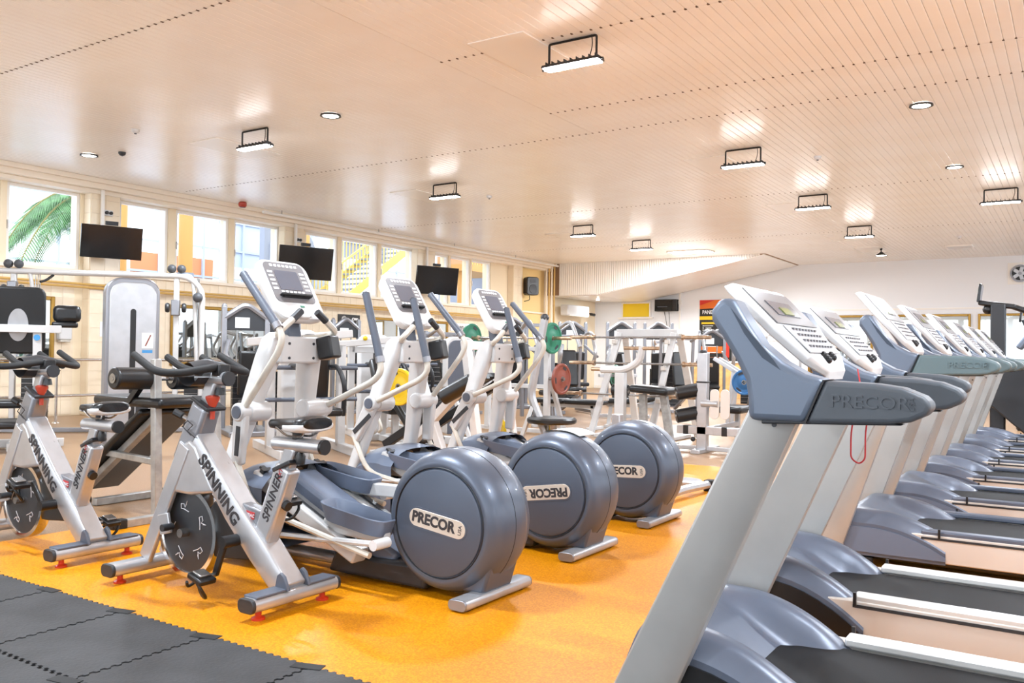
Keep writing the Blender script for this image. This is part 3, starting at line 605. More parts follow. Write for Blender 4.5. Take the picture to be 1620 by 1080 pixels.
# ---------------------------------------------------------------- treadmills (user faces -X; origin on the floor at the near front corner)
def treadmill(loc, label, kind, cord=False):
    A = kind == 'A'
    dx, dz, W = (0, 0, .72) if A else (-.17, .085, .86)
    t = thing('treadmill', label, 'treadmill', loc, 0, 'treadmills in a long row' if A else 'far treadmills with blue side rails')
    # deck frame, rails, belt
    L0, L1 = -1.2, .95
    zt = .25 if A else .235
    for y, sg in ((.065, -1), (W-.065, 1)):
        r = MB().box(((L0+L1)/2+.15, y, zt-.085), (L1-L0-.3, .05, .15)).build('side_frame', 'cream_metal', t, bev=.006)
        x0 = -.64 if A else -.72
        MB().box(((x0+L1)/2, y+(.015 if sg < 0 else -.015), zt-.004), (L1-x0, .075, .03)).build('foot_rail', 'alu_rail' if A else 'hood_blue', r, bev=.008)
        MB().box(((x0+L1)/2, y+sg*.026, zt-.03), (L1-x0, .006, .012)).build('trim_line', 'charcoal', r)
    MB().box(((L0+L1)/2, W/2, .1), (L1-L0-.1, W-.14, .1)).build('under_tray', 'black_plastic', t, bev=.01)
    bw = W-.235
    MB().box(((-.9+L1)/2, W/2, zt-.035), (L1+.9, bw, .03)).build('running_belt', 'belt', t, bev=.012)
    for x in (-1.0, .8):
        for y in (.06, W-.06): MB().cyl((x, y, 0), (x, y, .06), .035, .03, n=14).build('levelling_foot', 'black_rubber', t)
    # motor hood with two side fins and a scooped middle
    def hood(u, v):
        x = -1.16+.56*u; s = abs(2*v-1); fin = max(0, min(1, (s-.4)/.32)); fin = fin*fin*(3-2*fin); g = 1 if A else .72
        hi = .2+.165*g*(1-max(0, (u-.3)/.7)**2); um = min(1, u/.7)
        lo = .2+.165*g*(1-max(0, (um-.25)/.75))**1.0 if um < 1 else .19
        z = lo+(hi-lo)*fin
        if u < .12: z -= .10*(1-u/.12)**2
        edge = max(0, (s-.86)/.14); z -= .07*edge**2
        return (x, W/2+(2*v-1)*(W/2-.035), z)
    m = MB(); m.grid(hood, 24, 28)
    for v in (0, 1): m.grid(lambda a, b: (hood(a, v)[0], hood(a, v)[1], .07+(hood(a, v)[2]-.07)*b), 24, 1)
    m.grid(lambda a, b: (-1.16, hood(0, b)[1], .07+(hood(0, b)[2]-.07)*a), 1, 28)
    hd = m.build('motor_hood', 'hood_blue', t, ang=50)
    for y, v in ((.03, 0), (W-.03, 1)):
        m = MB(); pp = [(hood(u/10, v)[0], hood(u/10, v)[2]-.02) for u in range(0, 11)]; pp = [(a, max(.11, b)) for a, b in pp]
        m.prism([(-1.16, .09)]+pp+[(-.6, .09)], y-.004, y+.004); m.build('hood_side', 'black_plastic' if A else 'tray_blue', hd)
    for y in (.026, W-.026): MB().box((-.63, y, zt+.0), (.012, .012, .05)).build('hood_clip', 'black_plastic', hd)
    # uprights
    for y in (.0, W):
        p = V((-1.145+dx*.55, y, .03)); q2 = V((-.69+dx, y, 1.03+dz)); dv = (q2-p).normalized(); nv = V((dv.z, 0, -dv.x)); o1 = -1 if y < .3 else 1
        m = MB(); m.loft([[c+nv*(a2*h2)+V((0, o1*b2, 0)) for a2, b2 in ((-.5, -.035), (-.5, .028), (-.46, .035), (.12, .035), (.44, .012), (.5, .004), (.5, -.035))] for c, h2 in ((p, .17), (q2, .125))]); u = m.build('upright', 'alu', t, bev=.003)
        for q in (.09, .96): MB().cyl((-1.13+.46*q+dx*(.55+.4*q), y-.034 if y < .3 else y+.034, .03+q), (-1.13+.46*q+dx*(.55+.4*q), y-.038 if y < .3 else y+.038, .03+q), .0065, n=10).build('bolt', 'charcoal', u)
    # yoke cheeks and arm rests
    yk = [(-.755, 1.0), (-.757, 1.06), (-.765, 1.11), (-.793, 1.165), (-.828, 1.222), (-.862, 1.272), (-.863, 1.3), (-.845, 1.325), (-.822, 1.338), (-.795, 1.325), (-.757, 1.262), (-.722, 1.208), (-.664, 1.16), (-.605, 1.128), (-.55, 1.115), (-.6, 1.0)]
    ykx = [(a+dx, b+dz) for a, b in yk]
    zr = 1.02+dz
    for y, sg in ((.0, -1), (W, 1)):
        y0, y1 = (y-.06, y+.05) if sg < 0 else (y-.05, y+.06)
        ck = MB().prism(ykx, y0, y1).build('yoke_cheek', 'yoke_blue', t, bev=.02, seg=3)
        ri = [(a+.018, b-.03) for a, b in ykx[8:14]]; ri = ri+[(a+.016, b-.012) for a, b in reversed(ykx[9:13])]
        inner = y1 if sg < 0 else y0
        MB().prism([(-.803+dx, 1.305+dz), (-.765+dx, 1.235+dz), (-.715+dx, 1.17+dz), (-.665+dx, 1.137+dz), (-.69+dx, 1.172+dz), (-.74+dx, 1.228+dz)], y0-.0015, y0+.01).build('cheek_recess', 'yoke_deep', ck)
        lx = -.30+dx if A else -.17+dx
        top = [(-.555+dx, 1.113+dz), (lx-.13, 1.108+dz), (lx-.07, 1.10+dz), (lx-.02, 1.08+dz), (lx, 1.06+dz), (lx-.01, 1.035+dz), (lx-.05, 1.015+dz), (lx-.1, 1.008+dz), (-.602+dx, 1.0+dz)]
        ar = MB().prism(top, y0+.004, y1-.004).build('arm_rest', 'arm_grey' if A else 'arm_green', t, bev=.024, seg=4)
        MB().prism([(-.553+dx, 1.115+dz), (-.558+dx, 1.115+dz), (-.607+dx, .998+dz), (-.601+dx, .998+dz)], y0+.002, y1-.002).build('arm_seam', 'black_plastic', ar)
        MB().prism([(-.72+dx, 1.002+dz), (-.66+dx, 1.018+dz), (lx-.1, 1.012+dz), (lx-.07, 1.006+dz), (-.72+dx, .992+dz)], y0+.012, y1-.012).build('arm_underside', 'charcoal', ar, bev=.006)
        if sg < 0:
            text('lettering', 'PRECOR', .046, 'arm_grey' if A else 'arm_green', ar, (lx-.145 if A else lx-.15, y0+.004, 1.06+dz), (1, 0, 0), (0, 0, 1), ext=.004, bold=.0004, sx=1.1)
            text('lettering', 'USA', .019, 'arm_grey' if A else 'arm_green', ar, (lx-.045 if A else lx-.06, y0+.004, 1.06+dz), (0, 0, 1), (-1, 0, 0), ext=.004)
    MB().bar((-.76+dx, .06, 1.06+dz), (-.76+dx, W-.06, 1.06+dz), .12, .05, (0, 0, 1)).build('cross_bar', 'yoke_deep', t, bev=.012)
    # console slab between the cheeks
    e = .0 if A else .085
    p0 = V((-.872+dx-e*.4, W/2, 1.358+dz+e)); p1 = V((-.63+dx, W/2, 1.098+dz+.02)); d = (p1-p0).normalized(); nrm = V((-d.z, 0, d.x)); nrm = nrm if nrm.z > 0 else -nrm
    Lc = (p1-p0).length; cw = W-.22
    m = MB(); prof = [(-.035, .0, .85), (-.02, .028, .93), (.0, .036, .97), (Lc*.5, .034, 1), (Lc*.85, .032, .8), (Lc, .024, .42), (Lc+.015, .0, .36)]
    rings = []
    for s, h, w in prof:
        c = p0+d*s; ww = cw/2*w
        rings.append([c+V((0, a*ww, 0))+nrm*b for a, b in ((-1, .0), (-1, h*.6), (-.95, h), (.95, h), (1, h*.6), (1, .0))])
    m.loft(rings); con = m.build('console', 'white_plastic', t, bev=.01, ang=50)
    def face(s0, s1, w0, h, nm, mt, par=con):
        q = []
        for hh in (h, h+.003):
            q += [p0+d*s0+V((0, -w0/2, 0))+nrm*hh, p0+d*s0+V((0, w0/2, 0))+nrm*hh, p0+d*s1+V((0, w0/2, 0))+nrm*hh, p0+d*s1+V((0, -w0/2, 0))+nrm*hh]
        return MB().add(q, [(3, 2, 1, 0), (4, 5, 6, 7)]+[(i, (i+1) % 4, (i+1) % 4+4, i+4) for i in range(4)]).build(nm, mt, par)
    face(.012, Lc*.47, cw*.9, .036, 'keypad', 'console_grey'); face(.06, Lc*.36, cw*.5, .0385, 'display', 'screen_dark'); face(Lc*.26, Lc*.35, cw*.2, .041, 'lcd', 'lcd_green'); face(Lc*.49, Lc*.82, cw*.74, .0348, 'button_field', 'console_light')
    m = MB()
    for r in range(4):
        for k in range(8): m.add(*(lambda c: ([c+V((a*.006, b*.008, e2*.003)) for a in (-1, 1) for b in (-1, 1) for e2 in (-1, 1)], [(0, 1, 3, 2), (4, 6, 7, 5), (0, 4, 5, 1), (2, 3, 7, 6), (0, 2, 6, 4), (1, 5, 7, 3)]))(p0+d*(Lc*(.53+.07*r))+V((0, -cw*.24+k*cw*.07, 0))+nrm*.038))
    stuff(m.build('buttons', 'console_grey', con))
    for k in range(5): c = p0+d*(Lc*(.84+.03*(k % 3)))+V((0, (-.05 if k < 3 else .04)+.0*k, 0))+nrm*.034; MB().ball(c, .012, 8, 6).build('round_key', 'black_plastic', con)
    if cord:
        z = 1.0
        tag(MB().tube([(loc[0]-.545, loc[1]+W/2-.06, 1.14), (loc[0]-.50, loc[1]+.14, 1.07), (loc[0]-.52, loc[1]+.1, .99), (loc[0]-.52, loc[1]+.1, .9), (loc[0]-.50, loc[1]+.11, .885), (loc[0]-.485, loc[1]+.11, .9), (loc[0]-.485, loc[1]+.11, .99), (loc[0]-.47, loc[1]+.14, 1.05)], .0022, 6, .04).build('safety_cord', 'red_cord'), 'thin red safety cord looping below the nearest treadmill arm rest', 'cord')
    return t
treadmill((0, 2.38, 0), 'nearest treadmill at the lower right with a silver upright and embossed grey arm rest', 'A', True)
treadmill((-.09, 3.5, 0), 'second treadmill from the front with white foot rails and a blue motor hood', 'A')
for k, (y, l) in enumerate(((5.15, 'third treadmill from the front with a long green grey arm rest and white console'), (6.52, 'fourth treadmill from the front, its white console just right of the third'),
    (7.88, 'fifth treadmill from the front, its console crossing the left gold frame'), (9.25, 'sixth treadmill from the front, its console inside the gold frame'),
    (10.65, 'seventh treadmill from the front, small console under the gold frame'), (12.0, 'eighth and farthest treadmill of the row'))):
    treadmill((0, y, 0), l, 'B')

# ---------------------------------------------------------------- strength equipment
def part(t, name, mat, m, bev=0, label=None): return m.build(name, mat, t, bev=bev, label=label)
def bars(t, name, mat, segs, w=.06, h=.06, bev=.006):
    for p, q in segs: MB().bar(p, q, w, h, (0, 1, 0) if abs(V(q).y-V(p).y) < .9*(V(q)-V(p)).length else (0, 0, 1)).build(name, mat, t, bev=bev)
def pad(t, c, d, ry=0, rz=0, rx=0, mat='black_vinyl', name='pad'):
    return MB().box(c, d, ry, rz, rx).build(name, mat, t, bev=min(d)*.35, ang=50)
def roller(t, p, q, r=.07, name='roller_pad'):
    o = MB().cyl(p, q, r, n=20).build(name, 'black_vinyl', t, bev=.012); d = (V(q)-V(p)).normalized()
    for e, s in ((V(p), -1), (V(q), 1)): MB().cyl(e-d*.002*-s*-1, e+d*s*.008, r*.45, n=14).build('roller_cap', 'steel', o)
    return o
def plate(loc, d, r, mat, label, th=.045, group='coloured weight plates'):
    t = thing('weight_plate', label, 'weight plate', loc, 0, group)
    t.rotation_euler = V(d).to_track_quat('Y', 'Z').to_euler()
    n = MB().lathe([(.026, -th*.4), (.07, -th*.45), (.09, -th*.25), (r*.62, -th*.22)], (0, 0, 0), 'y', 28); n.lathe([(.026, th*.4), (.07, th*.45), (.09, th*.25), (r*.62, th*.22)], (0, 0, 0), 'y', 28)
    n.lathe([(r*.6, -th*.22), (r*.82, -th*.3), (r*.86, -th/2), (r*.97, -th/2), (r, -th*.35), (r, th*.35), (r*.97, th/2), (r*.86, th/2), (r*.82, th*.3), (r*.6, th*.22)], (0, 0, 0), 'y', 36); n.build('disc', mat, t)
    MB().lathe([(.024, -th*.52), (.036, -th*.52), (.036, th*.52), (.024, th*.52)], (0, 0, 0), 'y', 18).build('hub', 'steel', t)
    for k in range(3):
        a = k*2*PI/3+.4
        for s in (-1, 1): MB().prism([(x*math.cos(a)-z*math.sin(a), x*math.sin(a)+z*math.cos(a)) for x, z in rrect(.09 if r > .15 else .05, r*.16, .015, 3, 0, r*.72)], s*th*.3, s*th*.34).build('hand_slot', 'ink', t)
    return t
def barbell(loc, rz, L, label, mat='copper_steel', grp='barbells'):
    t = thing('barbell', label, 'barbell', loc, rz, grp)
    MB().cyl((-L/2+.4, 0, 0), (L/2-.4, 0, 0), .015, n=12).build('bar', 'steel', t)
    for s in (-1, 1):
        MB().cyl((s*(L/2-.4), 0, 0), (s*L/2, 0, 0), .026, n=16).build('sleeve', mat, t); MB().cyl((s*(L/2-.42), 0, 0), (s*(L/2-.39), 0, 0), .04, n=16).build('collar', mat, t)
    return t

# cable crossover on the left
t = thing('cable_crossover', 'tall silver cable crossover with a long top bar by the left windows', 'gym machine', (-11.45, 6.85, 0), PI/4)
part(t, 'top_bar', 'white_paint', MB().tube([(-3.2, 0, 2.2), (1.25, 0, 2.2), (1.45, 0, 2.02), (1.45, 0, .05)], .04, 12, .22))
part(t, 'base_beam', 'silver_dark', MB().box((0, 0, .04), (3.0, .1, .06)), .008)
for x in (-1.0, 1.1):
    part(t, 'column', 'white_paint', MB().bar((x, .06, .05), (x, .02, 2.2), .07, .07), .01)
    part(t, 'brace_tube', 'white_paint', MB().tube([(x+.05, 0, 2.2), (x+.2, 0, 2.22), (x+.24, 0, 2.0), (x+.3, 0, .7)], .026, 10, .12))
    c = part(t, 'pulley_carriage', 'silver_dark', MB().box((x, -.02, 1.95 if x < 0 else 1.75), (.11, .13, .22)), .012)
    for s in (-1, 1): MB().lathe([(0, -.025), (.06, -.025), (.07, 0), (.06, .025), (0, .025)], (x+s*.11, -.02, 1.95 if x < 0 else 1.75), 'x', 18).build('pulley', 'charcoal', c)
    for s in (-1, 1): part(t, 'ball_stop', 'ball_grey', MB().ball((x+s*.065, 0, 2.30), .062))
    for y in (.1, .2, .28): part(t, 'cable', 'steel', MB().cyl((x+.28, -.1+y, .2), (x+.28, -.1+y, 2.18), .007, n=6))
    w = part(t, 'weight_stack', 'black_plastic', MB().box((x+.28, .06, .45), (.3, .16, .8)), .006)
    for k in range(12): MB().box((x+.28, .06, .09+k*.065), (.31, .165, .006)).build('plate_gap', 'steel', w)
part(t, 'ball_stop', 'ball_grey', MB().ball((1.4, -.07, 1.9), .07)); part(t, 'pull_up_grip', 'black_rubber', MB().tube([(-.5, 0, 2.16), (-.55, -.12, 2.08), (-.6, -.2, 2.05)], .018, 8, .05))

# pec machine seen from behind at the far left
t = thing('chest_machine', 'white chest machine with a black back pad and oval plate at the left edge', 'gym machine', (-10.35, 5.3, 0), -.55)
pd = MB().prism(rrect(.56, .78, .1, 5), -.05, .05, 'x'); bk = part(t, 'back_pad', 'black_vinyl', pd, .02); bk.location = (0, 0, 1.48); bk.rotation_euler = (0, .1, 0)
MB().lathe([(0, 0), (.1, 0), (.1, .012), (0, .012)], n=28).build('oval_plate', 'silver', bk, loc=(.055, 0, -.05)); bk.children[0].rotation_euler = (0, PI/2, 0); bk.children[0].scale = (1.9, 1.05, 1)
bars(t, 'frame_bar', 'white_paint', [((.12, -.75, 1.38), (.12, .45, 1.38)), ((.1, .22, .05), (.08, .2, 1.4)), ((.1, -.3, .05), (.08, -.3, 1.9)), ((-.5, 0, .06), (.6, 0, .06)), ((.1, -.6, .06), (.1, .5, .06))], .09, .09)
pad(t, (-.05, .5, 1.57), (.15, .3, .2), name='arm_pad'); pad(t, (-.05, .48, 1.44), (.13, .28, .07), name='elbow_pad')
pad(t, (-.2, -.05, .5), (.5, .45, .09), name='seat_pad'); pad(t, (.55, -.1, .32), (.6, .36, .08), name='front_pad')
part(t, 'curved_leg', 'silver', MB().tube([(.3, -.5, .02), (.5, -.35, .3), (.5, .15, .3), (.3, .3, .02)], .035, 12, .2)); part(t, 'shroud', 'silver', MB().box((.1, -.62, .85), (.35, .16, 1.2)), .03)
part(t, 'label_sticker', 'label_blue', MB().lathe([(0, 0), (.035, 0), (.035, .004), (0, .004)], (.15, .2, 1.28), 'x', 16))

def arch_tower(loc, rz, label, mat, w, h, d, slot=True, stick=True, side='silver_dark'):
    t = thing('weight_stack_tower', label, 'gym machine', loc, rz)
    def arch(w, h, r, x0):
        return [(-w/2, .04)]+[(-w/2+r-r*math.cos(a), h-r+r*math.sin(a)) for a in [PI/2*k/8 for k in range(9)]]+[(w/2-r+r*math.sin(a), h-r+r*math.cos(a)) for a in [PI/2*k/8 for k in range(9)]]+[(w/2, .04)]
    part(t, 'shell', side, MB().prism(arch(w, h, w*.3, 0), -d/2, d/2-.02, 'x'), .02); part(t, 'front_cover', mat, MB().prism(arch(w*.86, h-.05, w*.26, 0), d/2-.03, d/2, 'x'), .008)
    if slot:
        part(t, 'slot', 'black_plastic', MB().prism(rrect(.055, h*.62, .027, 5, .0, h*.52), d/2, d/2+.003, 'x')); part(t, 'weight_counter', 'charcoal', MB().box((d/2+.008, .1, h*.28), (.012, .12, .08)), .004)
    if stick:
        part(t, 'instruction_sticker', 'label_white', MB().box((d/2+.002, w*.27, h*.66), (.003, .11, .16))); part(t, 'sticker_mark', 'label_blue', MB().box((d/2+.004, w*.27, h*.6), (.003, .1, .03)))
        part(t, 'sticker_figure', 'brown_plate', MB().bar((d/2+.0045, w*.27-.02, h*.63), (d/2+.0045, w*.27+.03, h*.69), .003, .012, (1, 0, 0)))
    return t
arch_tower((-8.3, 5.4, 0), -.45, 'tall silver weight tower with an arched top and a black slot', 'silver', .52, 1.9, .3)

# decline sit-up bench between the two spin bikes
t = thing('sit_up_bench', 'grey decline sit-up bench with black rollers between the two spin bikes', 'bench', (-5.25, 3.8, 0))
bars(t, 'post', 'grey_frame', [((.02, -.18, .05), (-.05, -.16, 1.1)), ((.05, .3, .05), (.0, .28, 1.0))], .055, .055)
f = MB().bar((.05, -.45, .03), (.05, .55, .03), .055, .055, (0, 0, 1)).build('front_foot', 'grey_frame', t, bev=.006)
MB().box((.05, -.48, .032), (.064, .1, .064)).build('foot_cap', 'black_rubber', f, bev=.008)
f = MB().bar((-.85, -.1, .03), (-.85, .5, .03), .055, .055, (0, 0, 1)).build('rear_foot', 'grey_frame', t, bev=.006); MB().box((-.85, .5, .032), (.064, .1, .064)).build('foot_cap', 'black_rubber', f, bev=.008)
roller(t, (-.1, -.44, .97), (-.1, -.13, .965), .075); roller(t, (-.1, .0, .96), (-.1, .3, .955), .075)
part(t, 'roller_axle', 'steel', MB().cyl((-.1, -.45, .968), (-.1, .32, .955), .014, n=10)); part(t, 'roller_arm', 'black_plastic', MB().bar((-.12, -.2, .95), (-.28, -.2, .8), .04, .04))
pad(t, (-.32, .02, .8), (.8, .46, .07), name='seat_pad'); part(t, 'back_board', 'black_vinyl', MB().bar((-.15, .02, .74), (-1.1, .02, .1), .46, .05), .02)
part(t, 'spine_beam', 'grey_frame', MB().bar((-.12, -.1, .69), (-.95, -.1, .13), .06, .05), .006); part(t, 'link_bar', 'grey_frame', MB().bar((-.7, -.14, .42), (.0, -.17, .40), .045, .045), .006); part(t, 'pivot_block', 'black_plastic', MB().box((-.68, -.13, .42), (.08, .08, .09)), .01)

# hall rail in front of the tiled wall
t = thing('hall_rail', 'chrome two-bar handrail standing along the tiled wall', 'handrail', (-13.2, 7.3, 0))
for z in (.98, .42): part(t, 'rail', 'chrome', MB().cyl((0, -2.5, z), (0, 5.5, z), .022, n=12))
for y in (-2.4, .05, 2.6, 5.2): p = part(t, 'post', 'chrome', MB().cyl((0, y, 0), (0, y, .98), .022, n=12)); MB().lathe([(0, 0), (.055, 0), (.05, .015), (.024, .03), (0, .03)], (0, y, 0), n=16).build('foot_flange', 'chrome', p)

# grey gabled multi-gym towers
def gable_tower(loc, rz, label, s=1):
    t = thing('multi_gym_tower', label, 'gym machine', loc, rz, 'grey gabled cable towers')
    for y in (-.3*s, .3*s):
        p = part(t, 'upright', 'silver_dark', MB().box((0, y, .9*s), (.08*s, .07*s, 1.78*s)), .01); MB().ball((0, y, 1.79*s), .04*s, 10, 6).build('cap', 'silver_dark', p)
    part(t, 'gable', 'silver_dark', MB().tube([(0, -.3*s, 1.62*s), (0, 0, 1.83*s), (0, .3*s, 1.62*s)], .045*s, 8, .1)); part(t, 'gable_board', 'charcoal', MB().prism([(-.28*s, 1.45*s), (-.28*s, 1.6*s), (0, 1.78*s), (.28*s, 1.6*s), (.28*s, 1.45*s)], -.012, .012, 'x'), .004)
    part(t, 'notice', 'label_white', MB().box((.016, -.05*s, 1.56*s), (.004, .2*s, .15*s)))
    for y in (-.12, .12): part(t, 'guide_rod', 'steel', MB().cyl((.0, y*s, .06), (.0, y*s, 1.45*s), .014, n=8))
    w = part(t, 'weight_stack', 'black_plastic', MB().box((0, 0, .45*s), (.14*s, .36*s, .7*s)), .006)
    for k in range(8): MB().box((0, 0, (.16+k*.08)*s), (.145*s, .365*s, .006)).build('plate_gap', 'steel', w)
    part(t, 'base', 'silver_dark', MB().box((.25*s, 0, .035), (1.1*s, .7*s, .07)), .01)
    pad(t, (.62*s, 0, .45*s), (.36*s, .36*s, .08*s), name='seat_pad'); part(t, 'seat_post', 'silver_dark', MB().box((.6*s, 0, .23*s), (.08*s, .08*s, .4*s)), .006)
    pad(t, (.38*s, 0, .85*s), (.09*s, .34*s, .62*s), .12, name='back_pad'); part(t, 'press_arm', 'silver_dark', MB().tube([(.1*s, -.25*s, 1.3*s), (.5*s, -.36*s, 1.1*s), (.75*s, -.36*s, 1.05*s)], .03*s, 8, .1)); part(t, 'press_arm', 'silver_dark', MB().tube([(.1*s, .25*s, 1.3*s), (.5*s, .36*s, 1.1*s), (.75*s, .36*s, 1.05*s)], .03*s, 8, .1))
    return t
gable_tower((-10.0, 8.3, 0), -.5, 'grey gabled cable tower with a white notice behind the nearest elliptical')
for i, (x, y, r, l) in enumerate(((-10.6, 16.2, -.7, 'grey gabled cable tower in the middle left of the far machines'), (-10.3, 18.4, -.8, 'grey gabled cable tower right behind the green barbell plate'),
    (-9.2, 18.8, -1.0, 'grey gabled cable tower left of the barbell rack'), (-8.5, 19.4, -1.1, 'grey gabled cable tower seen between the rack frames'), (-12.2, 12.6, -.2, 'grey gabled cable tower close to the tiled wall'), (-11.8, 10.6, -.3, 'grey gabled cable tower nearest the framed wall mirror'), (-7.6, 20.6, -1.2, 'grey gabled cable tower near the information poster'))): gable_tower((x, y, 0), r, l, 1.08 if i < 4 else 1)

# white selectorized machines behind the ellipticals
def white_press(loc, rz, label, tower=True):
    t = thing('white_press_machine', label, 'gym machine', loc, rz, 'white strength machines')
    bars(t, 'frame_bar', 'white_paint', [((0, -.4, .05), (0, -.4, 1.3)), ((0, .42, .05), (0, .42, 1.25)), ((0, -.4, 1.2), (0, .42, 1.2)), ((-.7, -.4, .05), (.7, -.4, .05)), ((-.7, .42, .05), (.7, .42, .05)), ((.0, .0, .05), (.0, .0, .95))], .09, .1)
    part(t, 'lever_arm', 'white_paint', MB().bar((.15, -.7, 1.26), (.15, .5, 1.38), .07, .09, (1, 0, 0)), .01); part(t, 'lever_knob', 'yellow_plate', MB().ball((.2, -.25, 1.36), .035))
    for y in (-.2, .25): part(t, 'curved_handle', 'charcoal', MB().tube([(.1, y, 1.0), (.45, y, 1.0), (.55, y+.05, .8), (.4, y+.08, .45)], .028, 10, .18))
    for z in (.98, .62): part(t, 'cross_tube', 'grip_grey', MB().cyl((.2, -.5, z), (.2, .55, z), .025, n=10))
    pad(t, (.45, .05, .5), (.45, .4, .09), name='seat_pad', rz=0); pad(t, (.18, .05, .88), (.09, .34, .55), .15, name='back_pad')
    w = part(t, 'weight_stack', 'black_plastic', MB().box((-.35, .0, .5), (.16, .34, .84)), .006)
    for k in range(11): MB().box((-.35, 0, .13+k*.07), (.165, .345, .006)).build('plate_gap', 'steel', w)
    if tower:
        a = [(-.22, .05)]+[(-.22+.12-.12*math.cos(q), 1.42-.12+.12*math.sin(q)) for q in [PI/2*k/6 for k in range(7)]]+[(.22-.12+.12*math.sin(q), 1.42-.12+.12*math.cos(q)) for q in [PI/2*k/6 for k in range(7)]]+[(.22, .05)]
        sh = part(t, 'stack_shroud', 'white_plastic', MB().prism(a, -.48, -.26, 'x'), .03); MB().prism(rrect(.045, .7, .022, 4, 0, .9), -.258, -.255, 'x').build('slot', 'black_plastic', sh); MB().box((-.256, .12, 1.15), (.003, .09, .12)).build('sticker', 'label_white', sh)
    return t
white_press((-7.5, 7.1, 0), -.5, 'white strength machine with a yellow knob behind the nearest elliptical')
white_press((-8.35, 9.3, 0), -.6, 'white strength machine with a rounded shroud behind the middle elliptical')
white_press((-9.3, 10.9, 0), -.4, 'white strength machine farther back near the wall mirror')
d = arch_tower((-7.35, 9.85, 0), -.62, 'dark grey weight tower panel between the second and third elliptical consoles', 'grip_grey', .42, 1.4, .22, False, False, 'white_paint')
t = thing('leg_curl_machine', 'leg machine with reclined black pads in front of the dark weight tower', 'gym machine', (-7.3, 8.4, 0), -.55)
bars(t, 'frame_bar', 'white_paint', [((-.7, 0, .05), (.8, 0, .05)), ((-.5, -.3, .05), (-.5, .3, .05)), ((.1, 0, .05), (.1, 0, .42)), ((-.45, 0, .05), (-.35, 0, .7)), ((.65, -.25, .05), (.65, .25, .05))], .08, .08)
pad(t, (.25, 0, .46), (.55, .42, .09), name='seat_pad'); pad(t, (-.2, 0, .78), (.1, .42, .7), -.6, name='back_pad'); part(t, 'side_cover', 'white_plastic', MB().prism(rrect(.5, .3, .1, 5, .0, .3), -.34, -.26), .02)
part(t, 'loop_handle', 'offwhite_tube', MB().tube([(.3, -.3, .4), (.5, -.32, .35), (.55, -.3, .25), (.35, -.28, .2)], .018, 8, .06)); roller(t, (.62, -.25, .55), (.62, .25, .55), .06)

# leg press with yellow plates
t = thing('leg_press', 'white plate loaded leg press with black rails beside the third elliptical', 'gym machine', (-5.6, 7.45, 0), 0)
bars(t, 'frame_bar', 'white_paint', [((-.9, -.3, .06), (.8, -.3, .06)), ((-.9, .35, .06), (.8, .35, .06)), ((.55, -.3, .05), (.35, -.3, 1.3)), ((.55, .35, .05), (.35, .35, 1.3)), ((-.5, -.3, .06), (.3, -.3, .8)), ((.35, -.3, 1.25), (.35, .35, 1.25)), ((.1, -.3, .06), (-.25, -.3, .95))], .09, .08)
for y in (-.2, .25): part(t, 'guide_rail', 'black_plastic', MB().bar((-.8, y, .15), (.55, y, .95), .08, .09), .01)
part(t, 'sled', 'black_plastic', MB().box((.2, .02, .85), (.4, .4, .06), -.5), .012); pad(t, (-.55, .02, .45), (.1, .45, .7), -.7, name='back_pad'); roller(t, (.25, -.55, .72), (.55, -.45, .9), .08)
part(t, 'plate_horn', 'steel', MB().cyl((.1, -.5, .8), (.1, .6, .8), .024, n=10))
plate((-6.1, 7.12, .8), (0, 1, 0), .2, 'yellow_plate', 'yellow weight plate on the leg press behind the third elliptical column')
plate((-5.35, 7.95, .24), (.6, .8, 0), .22, 'yellow_plate', 'yellow weight plate low on the leg press near the floor')

# bench press station with the green plates
t = thing('bench_press_rack', 'white bench press rack carrying the barbell with green plates', 'rack', (-7.05, 10.8, 0), -.07)
bars(t, 'upright', 'white_paint', [((-.55, .1, .05), (-.55, .1, 1.38)), ((.55, .1, .05), (.55, .1, 1.38))], .08, .08)
bars(t, 'frame_bar', 'white_paint', [((-.7, .1, .05), (.7, .1, .05)), ((-.55, .1, .05), (-.55, .6, .05)), ((.55, .1, .05), (.55, .6, .05)), ((-.55, .1, .7), (.55, .1, .7)), ((-.55, .55, .05), (-.55, .12, .95)), ((.55, .55, .05), (.55, .12, .95)), ((-.6, .1, 1.25), (.6, .1, 1.25))], .06, .06)
for x in (-.55, .55): part(t, 'bar_hook', 'black_plastic', MB().tube([(x, .06, 1.28), (x, -.04, 1.28), (x, -.06, 1.36)], .02, 8, .03)); part(t, 'plate_peg', 'steel', MB().cyl((x, .1, .82), (x+math.copysign(.3, x), .1, .82), .024, n=10))
dd = V((math.cos(-.07), math.sin(-.07), 0)); c0 = V((-7.05, 10.76, 1.405))
barbell(tuple(c0), -.07, 2.1, 'steel barbell loaded with two green plates behind the third elliptical')
for q, l in ((-.78, 'green weight plate on the barbell just left of the farthest elliptical console'), (.72, 'green weight plate on the barbell just right of the farthest elliptical console')): plate(tuple(c0+dd*q), dd, .225, 'green_plate', l)
plate((-6.25, 10.85, .82), dd, .225, 'brown_plate', 'reddish brown weight plate hanging on the bench press rack')

